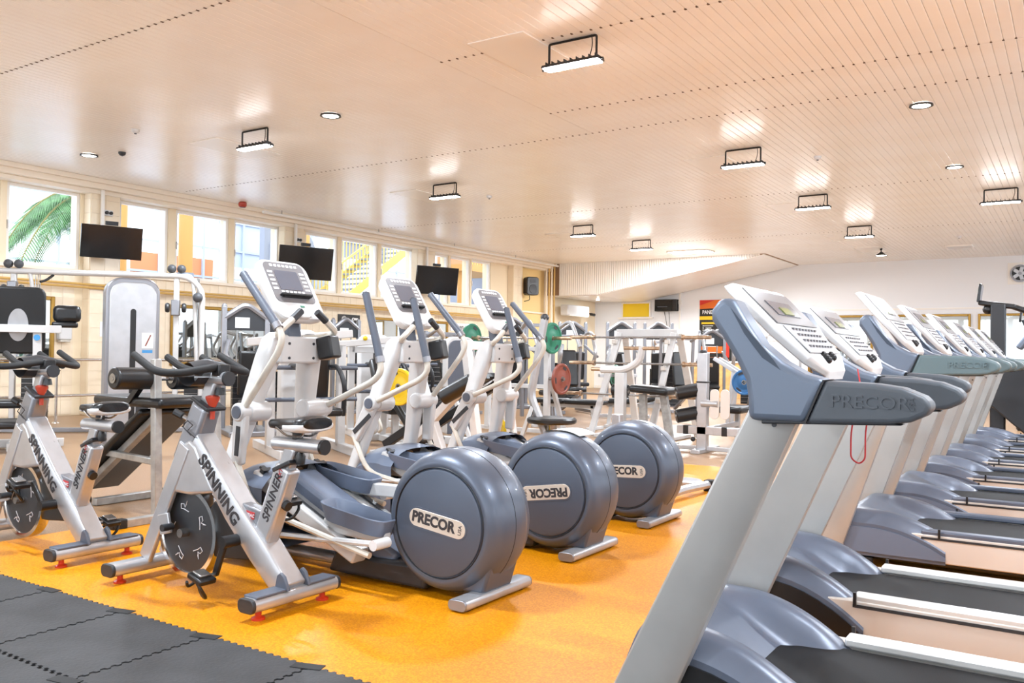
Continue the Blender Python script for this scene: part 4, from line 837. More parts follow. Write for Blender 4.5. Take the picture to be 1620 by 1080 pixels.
# shoulder seat with grey upright post and round pad
t = thing('pivot_seat_machine', 'machine with a slanted grey post and a round black seat behind the drums', 'gym machine', (-5.35, 8.75, 0), .12)
part(t, 'post', 'silver', MB().tube([(.12, 0, .2), (-.02, 0, .5), (-.1, 0, .68), (.07, 0, 1.6)], .05, 8, .1)); part(t, 'post_cap', 'charcoal', MB().ball((.07, 0, 1.6), .052, 12, 6))
part(t, 'base_beam', 'white_paint', MB().box((-.55, 0, .09), (1.5, .1, .1)), .01); bars(t, 'brace', 'white_paint', [((-.2, -.1, .1), (-.06, -.02, .55)), ((.25, .12, .05), (.1, 0, .3)), ((-.9, 0, .1), (-1.2, 0, .75))], .05, .05)
s = part(t, 'round_seat', 'black_vinyl', MB().lathe([(0, .37), (.27, .37), (.29, .39), (.29, .42), (.27, .44), (0, .44)], (.2, -.05, 0), n=36)); MB().cyl((.2, -.05, .1), (.2, -.05, .37), .06, n=16).build('seat_post', 'steel', s)
part(t, 'base_foot', 'white_paint', MB().box((.2, -.05, .04), (.1, .7, .07)), .008)

# barbell rack
t = thing('barbell_rack', 'white A-frame barbell rack with three tiers of bars', 'rack', (-5.3, 11.45, 0))
for x in (-.32, .52):
    part(t, 'front_leg', 'white_paint', MB().bar((x-.28 if x < 0 else x-.2, -.35, .02), (x, 0, 1.5), .05, .09), .006); part(t, 'rear_leg', 'cream_metal', MB().bar((x+.1 if x < 0 else x+.22, .4, .02), (x+.06, .06, 1.5), .06, .1), .006)
    part(t, 'foot', 'white_paint', MB().box((x-.05, .02, .03), (.3, .85, .05)), .006)
part(t, 'top_beam', 'white_paint', MB().box((.1, .03, 1.5), (.95, .09, .11)), .008)
for z, y in ((1.42, -.06), (1.05, -.14), (.6, -.25)):
    for x in (-.36, .46): part(t, 'bar_cradle', 'cream_metal', MB().box((x-.05*(1.5-z), y-.01, z-.05), (.06, .1, .06)), .006)
for z, y, x, l in ((1.435, -.10, 0, 'barbell on the top tier of the white rack'), (1.06, -.18, .05, 'barbell on the middle tier of the white rack'), (.615, -.30, -.1, 'barbell on the lowest tier of the white rack')): barbell((-5.3+x, 11.45+y, z), 0, 2.2, l, grp='barbells on the white rack')

# curl bench with the curved white arm
t = thing('curl_bench', 'white curl bench with a curved arm and black seat in front of the barbell rack', 'bench', (-5.3, 10.55, 0), 0)
part(t, 'post', 'white_paint', MB().box((.14, 0, .47), (.14, .1, .94)), .01); part(t, 'curved_arm', 'white_paint', MB().tube([(-.15, 0, .98), (.22, 0, .98), (.42, 0, 1.1), (.45, 0, 1.3)], .05, 10, .2)); part(t, 'grip', 'copper_steel', MB().cyl((.2, -.02, 1.27), (.7, -.02, 1.27), .024, n=12)); part(t, 'side_grip', 'copper_steel', MB().cyl((-.3, 0, .98), (-.12, 0, .98), .026, n=12))
pad(t, (.55, .15, .72), (.55, .4, .1), .06, name='seat_pad'); roller(t, (-.02, .1, .70), (.2, .1, .70), .085); bars(t, 'leg', 'grey_frame', [((.42, .15, .02), (.4, .15, .66)), ((.8, .15, .02), (.7, .15, .66))], .07, .1); part(t, 'base', 'white_paint', MB().box((.4, .05, .03), (1.1, .08, .05)), .006)

# leg extension with rollers and two butterfly plates
t = thing('leg_extension', 'leg extension post with two black rollers and a twin tongued plate', 'gym machine', (-3.87, 10.2, 0))
part(t, 'post', 'silver', MB().box((0, 0, .62), (.13, .1, 1.2)), .01); part(t, 'post_cap', 'charcoal', MB().ball((0, 0, 1.23), .05, 12, 6, (1, 1, .6))); part(t, 'post_band', 'black_plastic', MB().box((0, 0, .86), (.14, .11, .02)), .003)
roller(t, (-.3, -.12, .71), (-.05, .05, .77), .085); roller(t, (-.3, -.12, .43), (-.05, .05, .49), .085)
part(t, 'roller_plate', 'silver_dark', MB().prism(rrect(.13, .5, .05, 4, -.03, .6), -.01, .06), .006)
for s in (-1, 1): part(t, 'tongue', 'cream_metal', MB().prism(rrect(.115, .36, .055, 5, .24+s*.065, .6), -.08, -.06), .004)
part(t, 'tongue_axle', 'silver', MB().cyl((.0, -.03, .6), (.22, -.06, .6), .045, n=14))
b = part(t, 'base_beam', 'silver', MB().box((.07, 0, .27), (.78, .1, .1)), .008)
for x in (-.2, .29): MB().box((x, 0, .27), (.07, .11, .11)).build('sleeve', 'black_plastic', b, bev=.006)
part(t, 'lower_post', 'silver', MB().box((.0, 0, .1), (.1, .09, .2)), .006); part(t, 'foot', 'silver', MB().box((0, .1, .025), (.12, .7, .05)), .006); part(t, 'floor_bar', 'silver', MB().box((.1, 0, .05), (1.0, .06, .05)), .006); part(t, 'adjust_knob', 'black_plastic', MB().ball((-.1, -.06, .16), .03))
bars(t, 'rear_frame', 'silver', [((0, .1, .27), (.1, 1.0, .3)), ((.1, 1.0, .02), (.1, 1.0, .5))]); pad(t, (.1, .8, .5), (.4, .55, .09), name='seat_pad')

# weight tree with blue and green plates
t = thing('weight_tree', 'inclined silver plate rack carrying a blue plate near the poster', 'rack', (-4.2, 12.9, 0), .2)
bars(t, 'frame_bar', 'silver', [((-.5, 0, 1.15), (.55, 0, .5)), ((-.5, .5, 1.15), (.55, .5, .5)), ((-.3, 0, .02), (-.2, 0, .98)), ((.5, 0, .02), (.3, 0, .65)), ((-.3, .5, .02), (-.2, .5, .98)), ((-.2, 0, .9), (-.2, .5, .9)), ((.0, .0, .02), (.0, .5, .02))], .06, .06)
for x, z in ((.02, .82), (.1, .98), (.4, .6)): part(t, 'peg', 'steel', MB().cyl((x, -.22, z), (x, .1, z), .022, n=10))
plate((-4.17, 12.68, .80), (0, 1, 0), .19, 'blue_plate', 'blue weight plate left of the nearest treadmill console'); plate((-4.1, 12.95, .98), (0, 1, 0), .15, 'green_plate', 'small green plate behind the blue plate'); plate((-3.75, 12.75, .62), (0, 1, 0), .12, 'brown_plate', 'small brown plate right of the blue plate')
def bench(loc, rz, label, inc=0):
    t = thing('flat_bench', label, 'bench', loc, rz, 'black padded weight benches')
    pad(t, (-.32, 0, .43), (.6, .3, .08), name='seat_pad'); pad(t, (.33, 0, .43+inc*.3), (.66, .3, .08), -inc, name='back_pad')
    bars(t, 'leg', 'white_paint', [((-.5, 0, .02), (-.45, 0, .38)), ((.5, 0, .02), (.45, 0, .38))]); bars(t, 'foot', 'white_paint', [((-.5, -.25, .025), (-.5, .25, .025)), ((.5, -.25, .025), (.5, .25, .025))], .05, .05); bars(t, 'beam', 'white_paint', [((-.5, 0, .36), (.5, 0, .36))])
bench((-6.85, 12.1, 0), .0, 'flat black bench with white legs left of the curl bench'); bench((-6.0, 12.95, 0), .3, 'inclined black bench behind the barbell rack', .25); bench((-2.9, 11.9, 0), .1, 'low black bench behind the leg extension')
plate((-7.2, 14.5, .8), (.6, .8, 0), .2, 'green_plate', 'green weight plate seen through the barbell rack')
t = thing('incline_press', 'silver incline press holding the green plate behind the barbell rack', 'gym machine', (-7.2, 14.6, 0), .3)
bars(t, 'frame_bar', 'silver', [((-.5, 0, .05), (.6, 0, .05)), ((.3, 0, .05), (.1, 0, 1.2)), ((-.4, .3, .05), (-.2, .3, 1.3)), ((-.3, -.3, .8), (.3, .3, .8)), ((-.4, 0, .05), (-.4, .3, .05))]); pad(t, (-.1, .3, .6), (.1, .34, .8), -.4, name='back_pad')
t = thing('preacher_station', 'silver lever machine with grey upholstery left of the barbell rack', 'gym machine', (-7.9, 13.2, 0), -.6)
bars(t, 'frame_bar', 'silver_dark', [((-.6, 0, .05), (.7, 0, .05)), ((-.4, -.3, .05), (-.4, -.3, 1.75)), ((-.4, .3, .05), (-.4, .3, 1.75)), ((-.4, -.3, 1.7), (-.4, .3, 1.7)), ((.5, -.3, .05), (.5, .3, .05)), ((.4, 0, .05), (.3, 0, .5))])
pad(t, (-.1, 0, .95), (.1, .36, .8), -.2, mat='grey_vinyl', name='back_pad'); pad(t, (.25, 0, .5), (.4, .38, .09), name='seat_pad'); part(t, 'lever', 'silver', MB().tube([(-.4, -.35, 1.6), (.1, -.4, 1.8), (.5, -.4, 1.3)], .035, 10, .2)); part(t, 'lever', 'silver', MB().tube([(-.4, .35, 1.6), (.1, .4, 1.8), (.5, .4, 1.3)], .035, 10, .2)); part(t, 'handle', 'black_rubber', MB().tube([(.5, -.4, 1.3), (.5, -.4, 1.05)], .022, 8))
def lever_machine(loc, rz, label):
    t = thing('lever_machine', label, 'gym machine', loc, rz, 'grey lever machines far back')
    bars(t, 'frame_bar', 'silver_dark', [((-.6, -.35, .05), (.6, -.35, .05)), ((-.6, .35, .05), (.6, .35, .05)), ((-.5, -.35, .05), (-.35, -.35, 1.6)), ((-.5, .35, .05), (-.35, .35, 1.6)), ((-.35, -.35, 1.55), (-.35, .35, 1.55)), ((-.5, 0, .05), (.5, 0, .4))])
    pad(t, (-.1, 0, .9), (.1, .34, .75), -.25, name='back_pad'); pad(t, (.25, 0, .48), (.42, .36, .09), name='seat_pad')
    for s in (-1, 1): part(t, 'lever', 'silver', MB().tube([(-.35, s*.3, 1.5), (.2, s*.36, 1.65), (.45, s*.36, 1.2), (.3, s*.36, 1.0)], .035, 8, .15))
    w = part(t, 'weight_stack', 'black_plastic', MB().box((-.62, 0, .55), (.14, .32, .9)), .006)
    for k in range(9): MB().box((-.62, 0, .16+k*.09), (.145, .325, .007)).build('plate_gap', 'steel', w)
for x, y, r, l in ((-8.6, 15.3, -.7, 'grey lever machine left of the middle rack bars'), (-7.0, 17.2, -.9, 'grey lever machine behind the barbell rack on the right'), (-10.2, 13.4, -.4, 'grey lever machine behind the dark weight tower'), (-11.2, 14.6, -.3, 'grey lever machine near the black and white poster'),
    (-9.4, 22.0, -1.2, 'grey lever machine far back under the yellow window'), (-12.4, 17.5, -.3, 'grey lever machine under the wall speaker side'), (-6.2, 19.2, -1.2, 'grey lever machine in front of the information poster')): lever_machine((x, y, 0), r, l)
t = thing('reception_counter', 'low wooden counter with white panel in front of the back wall', 'counter', (-8.6, 24.2, 0))
part(t, 'front_panel', 'wood', MB().box((0, 0, .5), (2.6, .06, 1.0)), .006); part(t, 'top', 'pvc', MB().box((0, .25, 1.03), (2.8, .6, .05)), .008); part(t, 'side_panel', 'wood', MB().box((-1.27, .28, .5), (.06, .5, 1.0)), .006); part(t, 'side_panel', 'wood', MB().box((1.27, .28, .5), (.06, .5, 1.0)), .006)
t = thing('attachment_shelf', 'long pale shelf carrying chrome attachments beside the poster', 'shelf', (-7.2, 21.9, 0), 0)
part(t, 'shelf_board', 'pvc', MB().box((0, 0, 1.62), (3.0, .35, .06)), .006); bars(t, 'shelf_post', 'silver', [((-1.4, 0, .02), (-1.4, 0, 1.6)), ((1.4, 0, .02), (1.4, 0, 1.6)), ((0, 0, .02), (0, 0, 1.6))])
for x, l in ((-1.0, 'left of the two dark medicine balls on the pale shelf'), (-.7, 'right of the two dark medicine balls on the pale shelf')): tt = tag(MB().ball((-7.2+x, 21.9, 1.78), .13).build('medicine_ball', 'ball_grey'), l, 'ball', 'medicine balls')
for x, l in ((-.2, 'chrome triangle cable attachment on the pale shelf beside the balls'), (.9, 'chrome bar cable attachment at the right end of the pale shelf')):
    t = thing('cable_attachment', l, 'gym accessory', (-7.2+x, 21.9, 1.65)); part(t, 'frame', 'chrome', MB().tube([(-.3, 0, .06), (0, 0, .2), (.3, 0, .06), (-.3, 0, .06)], .022, 8)); part(t, 'swivel', 'steel', MB().cyl((0, 0, .2), (0, 0, .3), .02, n=8)); part(t, 'grip', 'black_rubber', MB().cyl((-.15, 0, .06), (.15, 0, .06), .03, n=10))

# tall black climber at the right edge
t = thing('black_climber', 'tall black cardio climber with a tablet screen at the right edge', 'gym machine', (-1.0, 14.0, 0))
part(t, 'column', 'charcoal', MB().box((.03, 0, 1.0), (.19, .16, 1.95)), .02); part(t, 'boom', 'black_plastic', MB().bar((-.22, 0, 2.0), (.25, 0, 1.93), .14, .07), .02); part(t, 'boom', 'black_plastic', MB().tube([(.2, 0, 1.94), (.5, 0, 1.82), (.75, 0, 1.55), (.8, 0, 1.2)], .04, 10, .2))
tb = part(t, 'tablet', 'tv_black', MB().box((-.2, 0, 2.13), (.035, .3, .26), .12), .008); MB().box((-.181, 0, 2.13), (.004, .27, .22), .12).build('screen', 'screen_dark', tb)
part(t, 'speaker_pod', 'black_plastic', MB().ball((-.1, 0, 1.9), .07, 12, 8)); part(t, 'body', 'charcoal', MB().prism([(-.05, .55), (-.05, 1.13), (1.2, 1.13), (1.2, .1), (.45, .1)], -.22, .22), .02); part(t, 'floor_tube', 'charcoal', MB().tube([(-1.0, -.3, .05), (-.2, -.1, .5), (.1, 0, .6)], .04, 8, .1)); part(t, 'leg', 'charcoal', MB().box((0, 0, .25), (.1, .14, .5)), .01)
t = thing('black_step_machine', 'second black cardio machine partly cut by the right edge', 'gym machine', (-.75, 17.2, 0))
part(t, 'column', 'charcoal', MB().box((.05, 0, .8), (.14, .14, 1.6)), .02); part(t, 'console', 'yoke_blue', MB().box((-.02, 0, 1.55), (.1, .5, .4), .6), .03); tb = part(t, 'tablet', 'tv_black', MB().box((-.1, 0, 1.95), (.03, .26, .22), .15), .006); part(t, 'base', 'charcoal', MB().box((.5, 0, .15), (1.3, .6, .28)), .03); part(t, 'tablet_arm', 'charcoal', MB().bar((.03, 0, 1.6), (-.08, 0, 1.88), .04, .04))
t = thing('floor_stand', 'silver foot and round disc of a low stand on the orange floor', 'gym machine', (-3.0, 7.0, 0))
part(t, 'foot_bar', 'silver', MB().tube([(.25, -.5, .06), (.26, -.2, .07), (.3, .28, .06)], .035, 8, .1)); part(t, 'foot_cap', 'black_rubber', MB().box((.25, -.52, .05), (.08, .1, .1)), .01); part(t, 'foot_cap', 'black_rubber', MB().box((.3, .3, .05), (.08, .1, .1)), .01); part(t, 'disc', 'silver', MB().lathe([(0, 0), (.15, 0), (.16, .012), (.15, .025), (0, .03)], (-.08, .68, .0), n=28)); part(t, 'beam', 'silver', MB().box((-.1, .0, .08), (.75, .07, .06)), .008); part(t, 'stem', 'silver', MB().box((-.45, 0, .35), (.08, .08, .6)), .008)

# ---------------------------------------------------------------- things on the walls
def frame_mirror(name, axis, a0, a1, z0, z1, label, fw=.07):
    """axis 'x': hangs on the left wall (a along Y); axis 'y': on the back wall (a along X)"""
    am = (a0+a1)/2; t = thing(name, label, 'mirror', (XL+.012, am, z0) if axis == 'x' else (am, YB, z0), 0, 'gold framed mirrors')
    w = (a1-a0); h = z1-z0; dep = .05; sg = 1 if axis == 'x' else -1
    def bx(a, z, sa, sz, d): return MB().box((sg*d/2, a, z) if axis == 'x' else (a, sg*d/2, z), (d, sa, sz) if axis == 'x' else (sa, d, sz))
    bx(0, h/2, w-fw, h-fw, .02).build('glass_plate', 'mirror', t)
    for a, z, sa, sz in ((-w/2+fw/2, h/2, fw, h), (w/2-fw/2, h/2, fw, h), (0, fw/2, w-2*fw, fw), (0, h-fw/2, w-2*fw, fw)):
        f = bx(a, z, sa, sz, dep).build('frame_side', 'gold', t, bev=.014)
    return t
frame_mirror('wall_mirror', 'x', 5.0, 8.05, .85, 2.03, 'gold framed mirror on the tiled wall behind the chest machine')
frame_mirror('wall_mirror', 'x', 10.3, 12.85, .85, 2.03, 'gold framed mirror on the tiled wall behind the nearest bike handlebar')
frame_mirror('wall_mirror', 'x', 15.9, 17.3, .85, 2.03, 'gold framed mirror on the tiled wall behind the middle elliptical')
frame_mirror('wall_mirror', 'x', 18.3, 19.0, .85, 2.03, 'narrow gold framed mirror left of the white sign')
frame_mirror('wall_mirror', 'y', -7.1, -5.2, .3, 2.5, 'leftmost gold framed mirror on the white back wall'); frame_mirror('wall_mirror', 'y', -4.52, -2.6, .3, 2.5, 'middle gold framed mirror on the white back wall'); frame_mirror('wall_mirror', 'y', -2.42, -.5, .3, 2.5, 'rightmost gold framed mirror on the white back wall')
struct(MB().box((-2.6, YB-.008, 2.66), (10.2, .016, .05)).build('trim_4', 'pvc', bev=.004))
# televisions on arms
def tv(y, z, w, h, label, dl, x=-13.95):
    t = thing('wall_television', label, 'television', (x, y, z), .0, 'televisions below the cornice')
    t.rotation_euler = (0, .16, -.35)
    b = MB().box((0, 0, 0), (.05, w, h)).build('housing', 'tv_black', t, bev=.006); MB().box((.0262, 0, .006), (.002, w-.03, h-.04)).build('screen', 'tv_black', b)
    MB().box((-.05, 0, 0), (.06, w*.45, h*.5)).build('back_shell', 'charcoal', t, bev=.01); MB().bar((-.08, 0, 0), (-.4, -.12, .06), .06, .04).build('arm', 'charcoal', t, bev=.006); MB().box((-.08, 0, h/2+.04), (.08, .2, .07)).build('bracket', 'charcoal', t, bev=.006)
    p = tag(MB().box((XL+.27, y+.05, (z+h/2+H-.2)/2), (.05, .05, H-.2-z-h/2+.1)).build('cable_duct', 'pvc', bev=.004), dl, 'cable duct', 'television cable ducts')
tv(8.68, 2.99, .98, .56, 'flat black television nearest the palm window', 'white cable duct above the leftmost television'); tv(13.15, 3.06, 1.22, .7, 'flat black television on the second pilaster', 'white cable duct above the middle television'); tv(17.7, 3.04, 1.25, .72, 'flat black television on the third pilaster, rightmost', 'white cable duct above the rightmost television')
t = thing('loudspeaker', 'black loudspeaker high on the yellow wall corner', 'loudspeaker', (-14.2, 22.7, 3.27), -.5)
MB().prism([(a, c) for a, c in rrect(.42, .56, .08, 5)], -.13, .13, 'x').build('cabinet', 'black_plastic', t, bev=.02); MB().lathe([(0, .13), (.05, .132), (.13, .138), (.14, .13)], (0, 0, -.09), 'x', 24).build('woofer', 'charcoal', t); MB().prism(rrect(.22, .12, .03, 4, 0, .15), .13, .135, 'x').build('horn', 'charcoal', t)
MB().bar((-.13, 0, 0), (-.32, -.05, .0), .06, .06).build('wall_bracket', 'charcoal', t); MB().tube([(-.1, 0, -.28), (-.1, .02, -.42), (-.25, -.1, -.46)], .012, 6, .06).build('cable', 'black_plastic', t)
tag(MB().box((XL+.01, 23.3, 2.05), (.02, 1.6, 3.9)).build('wall_panel', 'wall_yellow'), 'smooth yellow wall panel behind the loudspeaker', 'wall panel')
t = thing('wall_pipes', 'pair of yellow pipes running along the tiled wall under the windows', 'pipe', (XL, 0, 0))
for z, x in ((2.21, .27), (2.26, .29)): MB().cyl((x, YF+.1, z), (x, 21.6, z), .022, n=10).build('pipe', 'pipe_yellow', t)
for y in (5.2, 8.85, 13.2, 17.8): MB().box((.26, y, 2.235), (.06, .03, .13)).build('clamp', 'pipe_yellow', t)
t = thing('riser_pipes', 'bundle of cream vertical pipes in the corner by the slatted bulkhead', 'pipe', (XL+.2, 24.0, 0))
for k in range(4): MB().cyl((.05+k*.06, -.12+k*.06, 0), (.05+k*.06, -.12+k*.06, H-.01), .028, n=10).build('pipe', 'pipe_yellow' if k % 2 else 'cornice', t)
t = thing('duct_tube', 'white round tube hung below the ceiling along the cornice', 'pipe', (XL+.6, 0, H)); MB().cyl((0, 12.0, -.1), (0, 24, -.1), .03, n=10).build('tube', 'pvc', t)
for y in (12.5, 15.5, 18.5, 21.5): MB().cyl((0, y, -.1), (0, y, 0), .008, n=6).build('hanger', 'steel', t)
t = thing('fire_alarm', 'small red fire alarm sounder under the ceiling between the windows', 'alarm', (-13.9, 11.4, H)); MB().lathe([(0, -.1), (.06, -.1), (.08, -.07), (.08, -.02), (.06, 0), (0, 0)], n=20).build('body', 'red_plastic', t); MB().lathe([(.055, -.105), (.06, -.1), (.05, -.1)], n=16).build('grille', 'charcoal', t)
t = thing('wall_sign', 'white sign lettered Basen on the tiled wall behind the farthest elliptical', 'sign', (XL+.016, 19.75, 1.9)); MB().box((.008, 0, 0), (.012, 1.25, .22)).build('board', 'label_white', t)
text('lettering', 'Basen · Sił', .2, 'ink', t, (.016, -.08, 0), (0, 1, 0), (0, 0, 1), bold=.003)
t = thing('wall_poster', 'small black and white line art poster on the tiled wall', 'poster', (XL+.015, 15.15, 1.93)); MB().box((.006, 0, 0), (.01, .74, .24)).build('sheet', 'poster_black', t)
for y, r in ((-.17, .08), (.14, .05)):
    for k in range(3): MB().tube([(.013, y+r*math.cos(a+k)*(1-.25*k), r*math.sin(a+k)*(1-.25*k)) for a in [PI*q/5 for q in range(7)]], .006, 5).build('line_art', 'label_white', t)
MB().box((.013, .23, .02), (.003, .14, .05)).build('line_art', 'label_white', t)
t = thing('towel_dispenser', 'white paper dispenser on the tiled wall right of the chest machine', 'dispenser', (XL+.012, 8.2, 1.45)); MB().box((.07, 0, 0), (.12, .22, .3)).build('case', 'white_plastic', t, bev=.02); MB().box((.07, 0, -.17), (.1, .18, .04)).build('tray', 'offwhite_tube', t, bev=.01)
tag(MB().box((XL+.215, 8.86, 1.5), (.004, .2, .26)).build('notice_sheet', 'label_white'), 'white notice sheet taped to the first tiled pilaster', 'notice')
for x, y, z, l in ((XL+.45, 8.85, 3.55, 'small dark socket box above the nearest television'), (XL+.45, 13.3, 3.6, 'small dark socket box above the second television')):
    t = thing('socket_box', l, 'socket', (XL+.2, y, z)); MB().box((.03, 0, 0), (.06, .18, .1)).build('case', 'white_plastic', t, bev=.008); MB().cyl((.06, -.04, 0), (.09, -.04, 0), .03, n=12).build('plug', 'charcoal', t); MB().cyl((.06, .04, 0), (.09, .04, 0), .03, n=12).build('plug', 'charcoal', t)
# back wall
t = thing('yellow_hatch', 'bright yellow covered window in the white back wall', 'window', (-12.98, YB, 2.76)); MB().box((0, -.01, 0), (1.0, .02, .46)).build('yellow_sheet', 'yellow_sheet', t)
for x, sx, z, sz in ((-.53, .06, 0, .58), (.53, .06, 0, .58), (0, 1.0, .26, .06)): MB().box((x, -.02, z), (sx, .04, sz)).build('frame_side', 'pvc', t, bev=.004)
MB().box((0, -.06, -.27), (1.3, .12, .06)).build('sill', 'pvc', t, bev=.006)
t = thing('monitor_box', 'black screen box hung high on the white back wall', 'monitor', (-11.8, YB-.12, 2.9)); MB().box((0, 0, 0), (.78, .24, .4)).build('case', 'black_plastic', t, bev=.01); MB().box((-.06, -.122, 0), (.6, .004, .34)).build('screen', 'tv_black', t); MB().box((-.1, -.125, -.05), (.36, .003, .03)).build('glow_line', 'grip_grey', t); MB().box((.33, -.122, 0), (.08, .004, .36)).build('side_strip', 'charcoal', t)
t = thing('cable_conduit', 'white vertical conduit right of the black screen box', 'conduit', (-11.35, YB-.03, 0)); MB().box((0, 0, 1.75), (.06, .05, 3.3)).build('duct', 'pvc', t, bev=.004); MB().box((0, 0, 3.0), (.1, .07, .12)).build('joint_box', 'pvc', t, bev=.006)
for dx in (-.12, .05): tag(MB().tube([(-11.8+dx, YB-.02, 2.69), (-11.75+dx*.5, YB-.02, 2.2), (-11.72+dx*.3, YB-.02, 1.7)], .008, 5, .2).build('hanging_cable', 'black_plastic'), 'thin %s cable hanging below the black screen box' % ('left' if dx < 0 else 'right'), 'cable', 'cables below the screen box')
t = thing('motion_sensor', 'small white motion sensor above the black screen box', 'sensor', (-11.75, YB-.04, 3.36)); MB().box((0, 0, 0), (.12, .08, .16)).build('case', 'white_plastic', t, bev=.02); MB().ball((0, -.04, -.02), .035, 10, 6).build('lens', 'label_white', t)
t = thing('air_conditioner', 'white wall air conditioner in the recess under the bulkhead', 'air conditioner', (XL+.35, 25.6, 2.65)); MB().box((0, 0, 0), (.3, 1.5, .36)).build('case', 'white_plastic', t, bev=.04); MB().box((.1, 0, -.17), (.14, 1.3, .03)).build('louver', 'pvc', t)
t = thing('security_camera', 'small dark security camera on the left wall below the soffit', 'camera', (XL+.25, 26.9, 2.6)); MB().cyl((0, 0, 0), (.2, -.1, -.03), .05, n=12).build('body', 'charcoal', t); MB().bar((-.2, 0, .05), (0, 0, .02), .03, .03).build('arm', 'charcoal', t)
t = thing('information_poster', 'tall black, orange and yellow information poster on the back wall', 'poster', (-9.8, YB-.015, .9))
MB().box((0, 0, 1.08), (1.7, .02, 2.16)).build('sheet', 'poster_black', t)
def pq(x0, x1, z0, z1, mt, nm='print_block', y=-.012): return MB().box(((x0+x1)/2, y, (z0+z1)/2), (x1-x0, .004, z1-z0)).build(nm, mt, t)
MB().prism([(-.85, 1.86), (-.85, 2.16), (.85, 2.16), (.85, 1.93), (0, 1.90)], -.014, -.010).build('print_block', 'poster_orange', t); MB().prism([(-.85, 2.16), (-.85, 1.98), (-.3, 2.16)], -.016, -.0135).build('print_block', 'poster_red', t)
pq(-.85, .85, 1.50, 1.62, 'poster_yellow'); pq(-.78, -.2, 1.36, 1.42, 'poster_yellow'); pq(.1, .7, 1.36, 1.42, 'poster_yellow'); pq(-.78, .0, .88, .94, 'poster_yellow'); pq(-.78, .0, .68, .74, 'poster_yellow'); pq(-.0, .18, .2, .85, 'poster_red'); pq(.2, .85, .55, .72, 'poster_yellow'); pq(-.85, .18, .12, .26, 'poster_orange'); pq(.2, .85, .05, .14, 'poster_yellow'); pq(-.78, -.05, .4, .62, 'poster_orange')
ln = MB()
for c in (-.74, -.2, .35):
    for r in range(5): ln.box((c+.02, -.013, 1.30-r*.07), (.03, .003, .03)); ln.box((c+.2, -.013, 1.30-r*.07), (.2+.06*((r*7+int(c*10)) % 3), .003, .018))
for r in range(3): ln.box((-.45, -.013, .82-r*.2), (.5, .003, .02))
stuff(ln.build('printed_lines', 'label_white', t))
text('lettering', 'PANEL INFORM', .18, 'label_white', t, (-.76, -.013, 1.75), (1, 0, 0), (0, 0, 1), align='LEFT', bold=.002, sx=.8)
text('lettering', 'Hotel Goł', .17, 'poster_yellow', t, (-.1, -.016, 2.04), (1, 0, 0), (0, 0, 1), align='LEFT', shear=.4)
t = thing('wall_fan', 'round extractor fan high on the back wall at the right edge', 'fan', (-1.4, YB, 3.6))
m = MB(); m.lathe([(.2, -.06), (.24, -.06), (.24, 0), (.2, 0)], (0, 0, 0), 'y', 28); m.build('ring', 'silver_dark', t); MB().box((0, -.01, 0), (.6, .02, .6)).build('mount_plate', 'pvc', t)
MB().cyl((0, -.05, 0), (0, -.012, 0), .19, n=24).build('shadow_cavity', 'black_plastic', t)
for k in range(5): a = k*2*PI/5; MB().bar((.04*math.cos(a), -.058, .04*math.sin(a)), (.18*math.cos(a), -.058, .18*math.sin(a)), .012, .09, (0, 1, 0)).build('blade', 'silver', t)
MB().cyl((0, -.07, 0), (0, -.05, 0), .045, n=14).build('hub', 'silver_dark', t)

# ---------------------------------------------------------------- outside the left windows: glazed atrium, palm, stair
ext = struct(MB().box((-24, 12, -.6), (19, 50, .2)).build('trim_9', 'facade_blue')); ext.name = 'trim_5'
g = thing('atrium_glazing', 'white lattice glazing of the atrium seen through the windows', 'glazing', (-22.5, 0, 0))
for k in range(19): MB().box((0, 2+k*1.5, 4.2), (.08, .07, 8.4)).build('mullion', 'steel_white', g)
for z in (2.4, 3.4, 4.3, 5.2, 6.2, 7.4): MB().box((0, 15.5, z), (.06, 27, .06)).build('transom', 'steel_white', g)
for y, z, w, h, mt in ((9.5, 3.2, 2.8, 1.2, 'facade_blue'), (16, 3.2, 2.8, 1.5, 'facade_orange'), (19, 4.6, 2.8, 1.6, 'facade_blue'), (24.0, 5.6, 2.8, 2.0, 'facade_grey'), (13, 5.8, 2.8, 1.2, 'facade_blue')): MB().box((-.05, y, z), (.03, w, h)).build('infill_panel', mt, g)
for y, x, l in ((12.4, -19.6, 'ochre atrium column beside the palm'), (13.1, -18.0, 'ochre atrium column outside the second window bay'), (16.3, -17.4, 'ochre atrium column outside the third window pane')):
    t = thing('atrium_column', l, 'column', (x, y, -.5)); MB().cyl((0, 0, 0), (0, 0, 8), .17, n=18).build('shaft', 'post_ochre', t); MB().cyl((0, 0, 3.4), (0, 0, 3.5), .2, n=18).build('ring', 'facade_grey', t)
t = thing('side_pavilion', 'grey and white pavilion wall outside the third window bay', 'building', (-19.5, 18.2, -.5))
MB().prism([(-1.5, 0), (-1.5, 6.2), (.2, 5.2), (1.4, 3.4), (1.4, 0)], -.1, .1, 'x').build('wall', 'facade_grey', t)
for y in (-1.0, -.2, .6):
    w = MB().box((.12, y, 4.1), (.06, .6, 1.3)).build('window', 'steel_white', t); MB().box((.16, y, 4.1), (.02, .48, 1.16)).build('pane', 'facade_blue', w)
t = thing('orange_facade', 'orange rendered block outside the last window', 'building', (-19, 27.2, -.5)); MB().box((0, 0, 5.6), (3, 2.4, 1.9)).build('wall', 'facade_orange', t); MB().box((0, 0, 2.3), (3, 2.2, 4.6)).build('wall', 'facade_grey', t); MB().box((0, 0, 4.62), (3.1, 2.5, .12)).build('ledge', 'post_ochre', t)
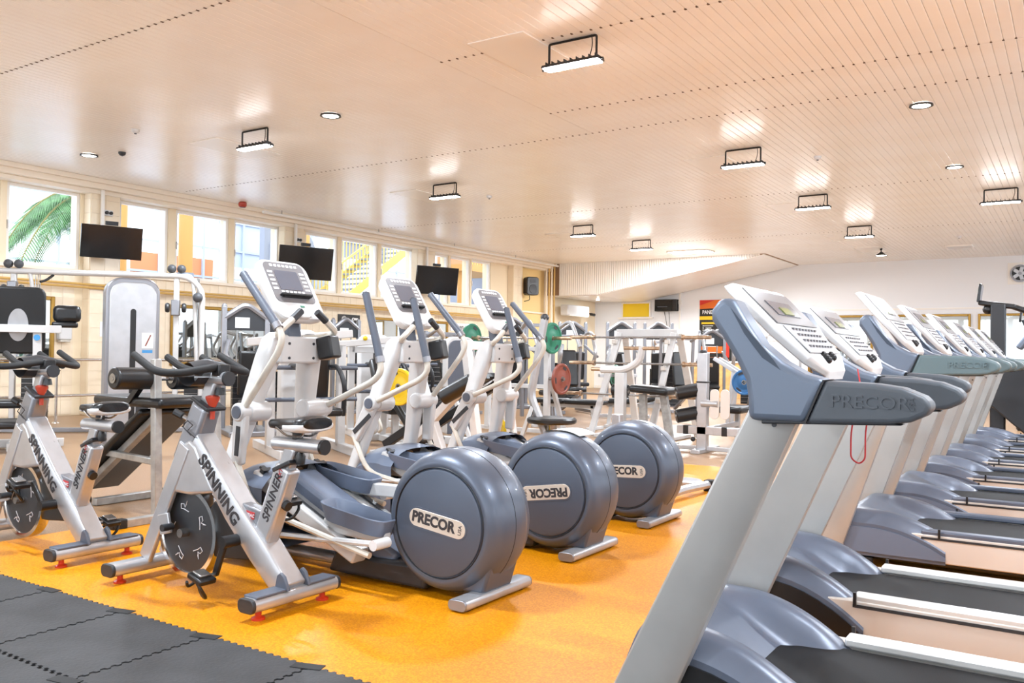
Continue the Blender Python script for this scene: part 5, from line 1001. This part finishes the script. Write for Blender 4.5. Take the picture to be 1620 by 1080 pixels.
# palm
palm = thing('palm_tree', 'green palm with drooping fronds outside the first window', 'palm', (-17.8, 10.8, -.5))
MB().tube([(0, 0, 0), (.05, .03, 2.4), (0, .05, 4.9)], [.2, .16, .14], 12).build('trunk', 'palm_stem', palm)
def frond(az, L, up, k):
    pts = []; d = V((math.cos(az), math.sin(az), 0))
    for i in range(13):
        u = i/12; pts.append(V((0, .05, 4.85))+d*(L*(u-.12*u*u))+V((0, 0, up*u-1.55*L*.62*u*u)))
    m = MB(); m.tube(pts, [.03*(1-.85*i/12)+.004 for i in range(13)], 6); fr = m.build('frond', 'palm_stem', palm)
    lf = MB(); side = d.cross(V((0, 0, 1)))
    for i in range(60):
        u = .12+.86*i/59; a = int(u*12); q = u*12-a; p = pts[a]*(1-q)+pts[min(12, a+1)]*q; ll = .62*math.sin(min(1, u*1.15)*PI*.82+.2)+.08
        tg = (pts[min(12, a+1)]-pts[a]).normalized()
        for s in (-1, 1):
            e = p+side*s*ll*.72+tg*ll*.5+V((0, 0, -.3*ll)); w = tg*.018
            mid = (p+e)/2+V((0, 0, .02)); lf.add([p-w, p+w, mid+w, e, mid-w, p+V((0, 0, .006)), mid+V((0, 0, .012))], [(0, 1, 2, 4), (4, 2, 3), (0, 4, 6, 5), (1, 5, 6, 2), (6, 4, 3), (2, 6, 3)])
    stuff(lf.build('leaflets', 'palm_leaf', fr))
for k, (az, L, up) in enumerate(((-1.65, 2.9, .5), (-1.2, 2.9, .75), (-1.95, 2.7, .3), (-2.4, 2.6, .8), (-1.45, 2.6, 1.1), (-1.8, 2.2, .9), (-2.9, 2.2, .8), (2.9, 2.2, .8))): frond(az, L, up, k)
# stair with yellow railings
st = thing('atrium_stair', 'yellow railed metal stair rising outside the far windows', 'stair', (-18.2, 17.2, -.5))
for x in (-.7, .7): MB().bar((x, 0, 2.6), (x, 5.6, 6.2), .06, .24, (1, 0, 0)).build('stringer', 'stair_yellow', st)
for k in range(20): MB().box((0, .14+k*.28, 2.76+k*.18), (1.36, .26, .04)).build('step', 'facade_grey', st)
bl = MB().box((0, 0, 0), (.024, .024, .95)).mesh('baluster', 'stair_yellow')
for x in (-.7, .7):
    MB().bar((x, 0, 3.75), (x, 5.6, 7.35), .05, .05, (1, 0, 0)).build('handrail', 'stair_yellow', st)
    for k in range(38): inst(bl, 'baluster', st, (x, .1+k*.145, 3.27+k*.0932))
MB().box((.3, 7.0, 4.5), (2.2, 2.6, .22)).build('landing', 'post_ochre', st); MB().cyl((.9, 6.0, 0), (.9, 6.0, 4.4), .1, n=12).build('landing_post', 'post_ochre', st)
for k in range(18): inst(bl, 'baluster', st, (1.36, 5.75+k*.145, 5.08))
MB().box((1.36, 7.0, 5.58), (.05, 2.6, .05)).build('handrail', 'stair_yellow', st)
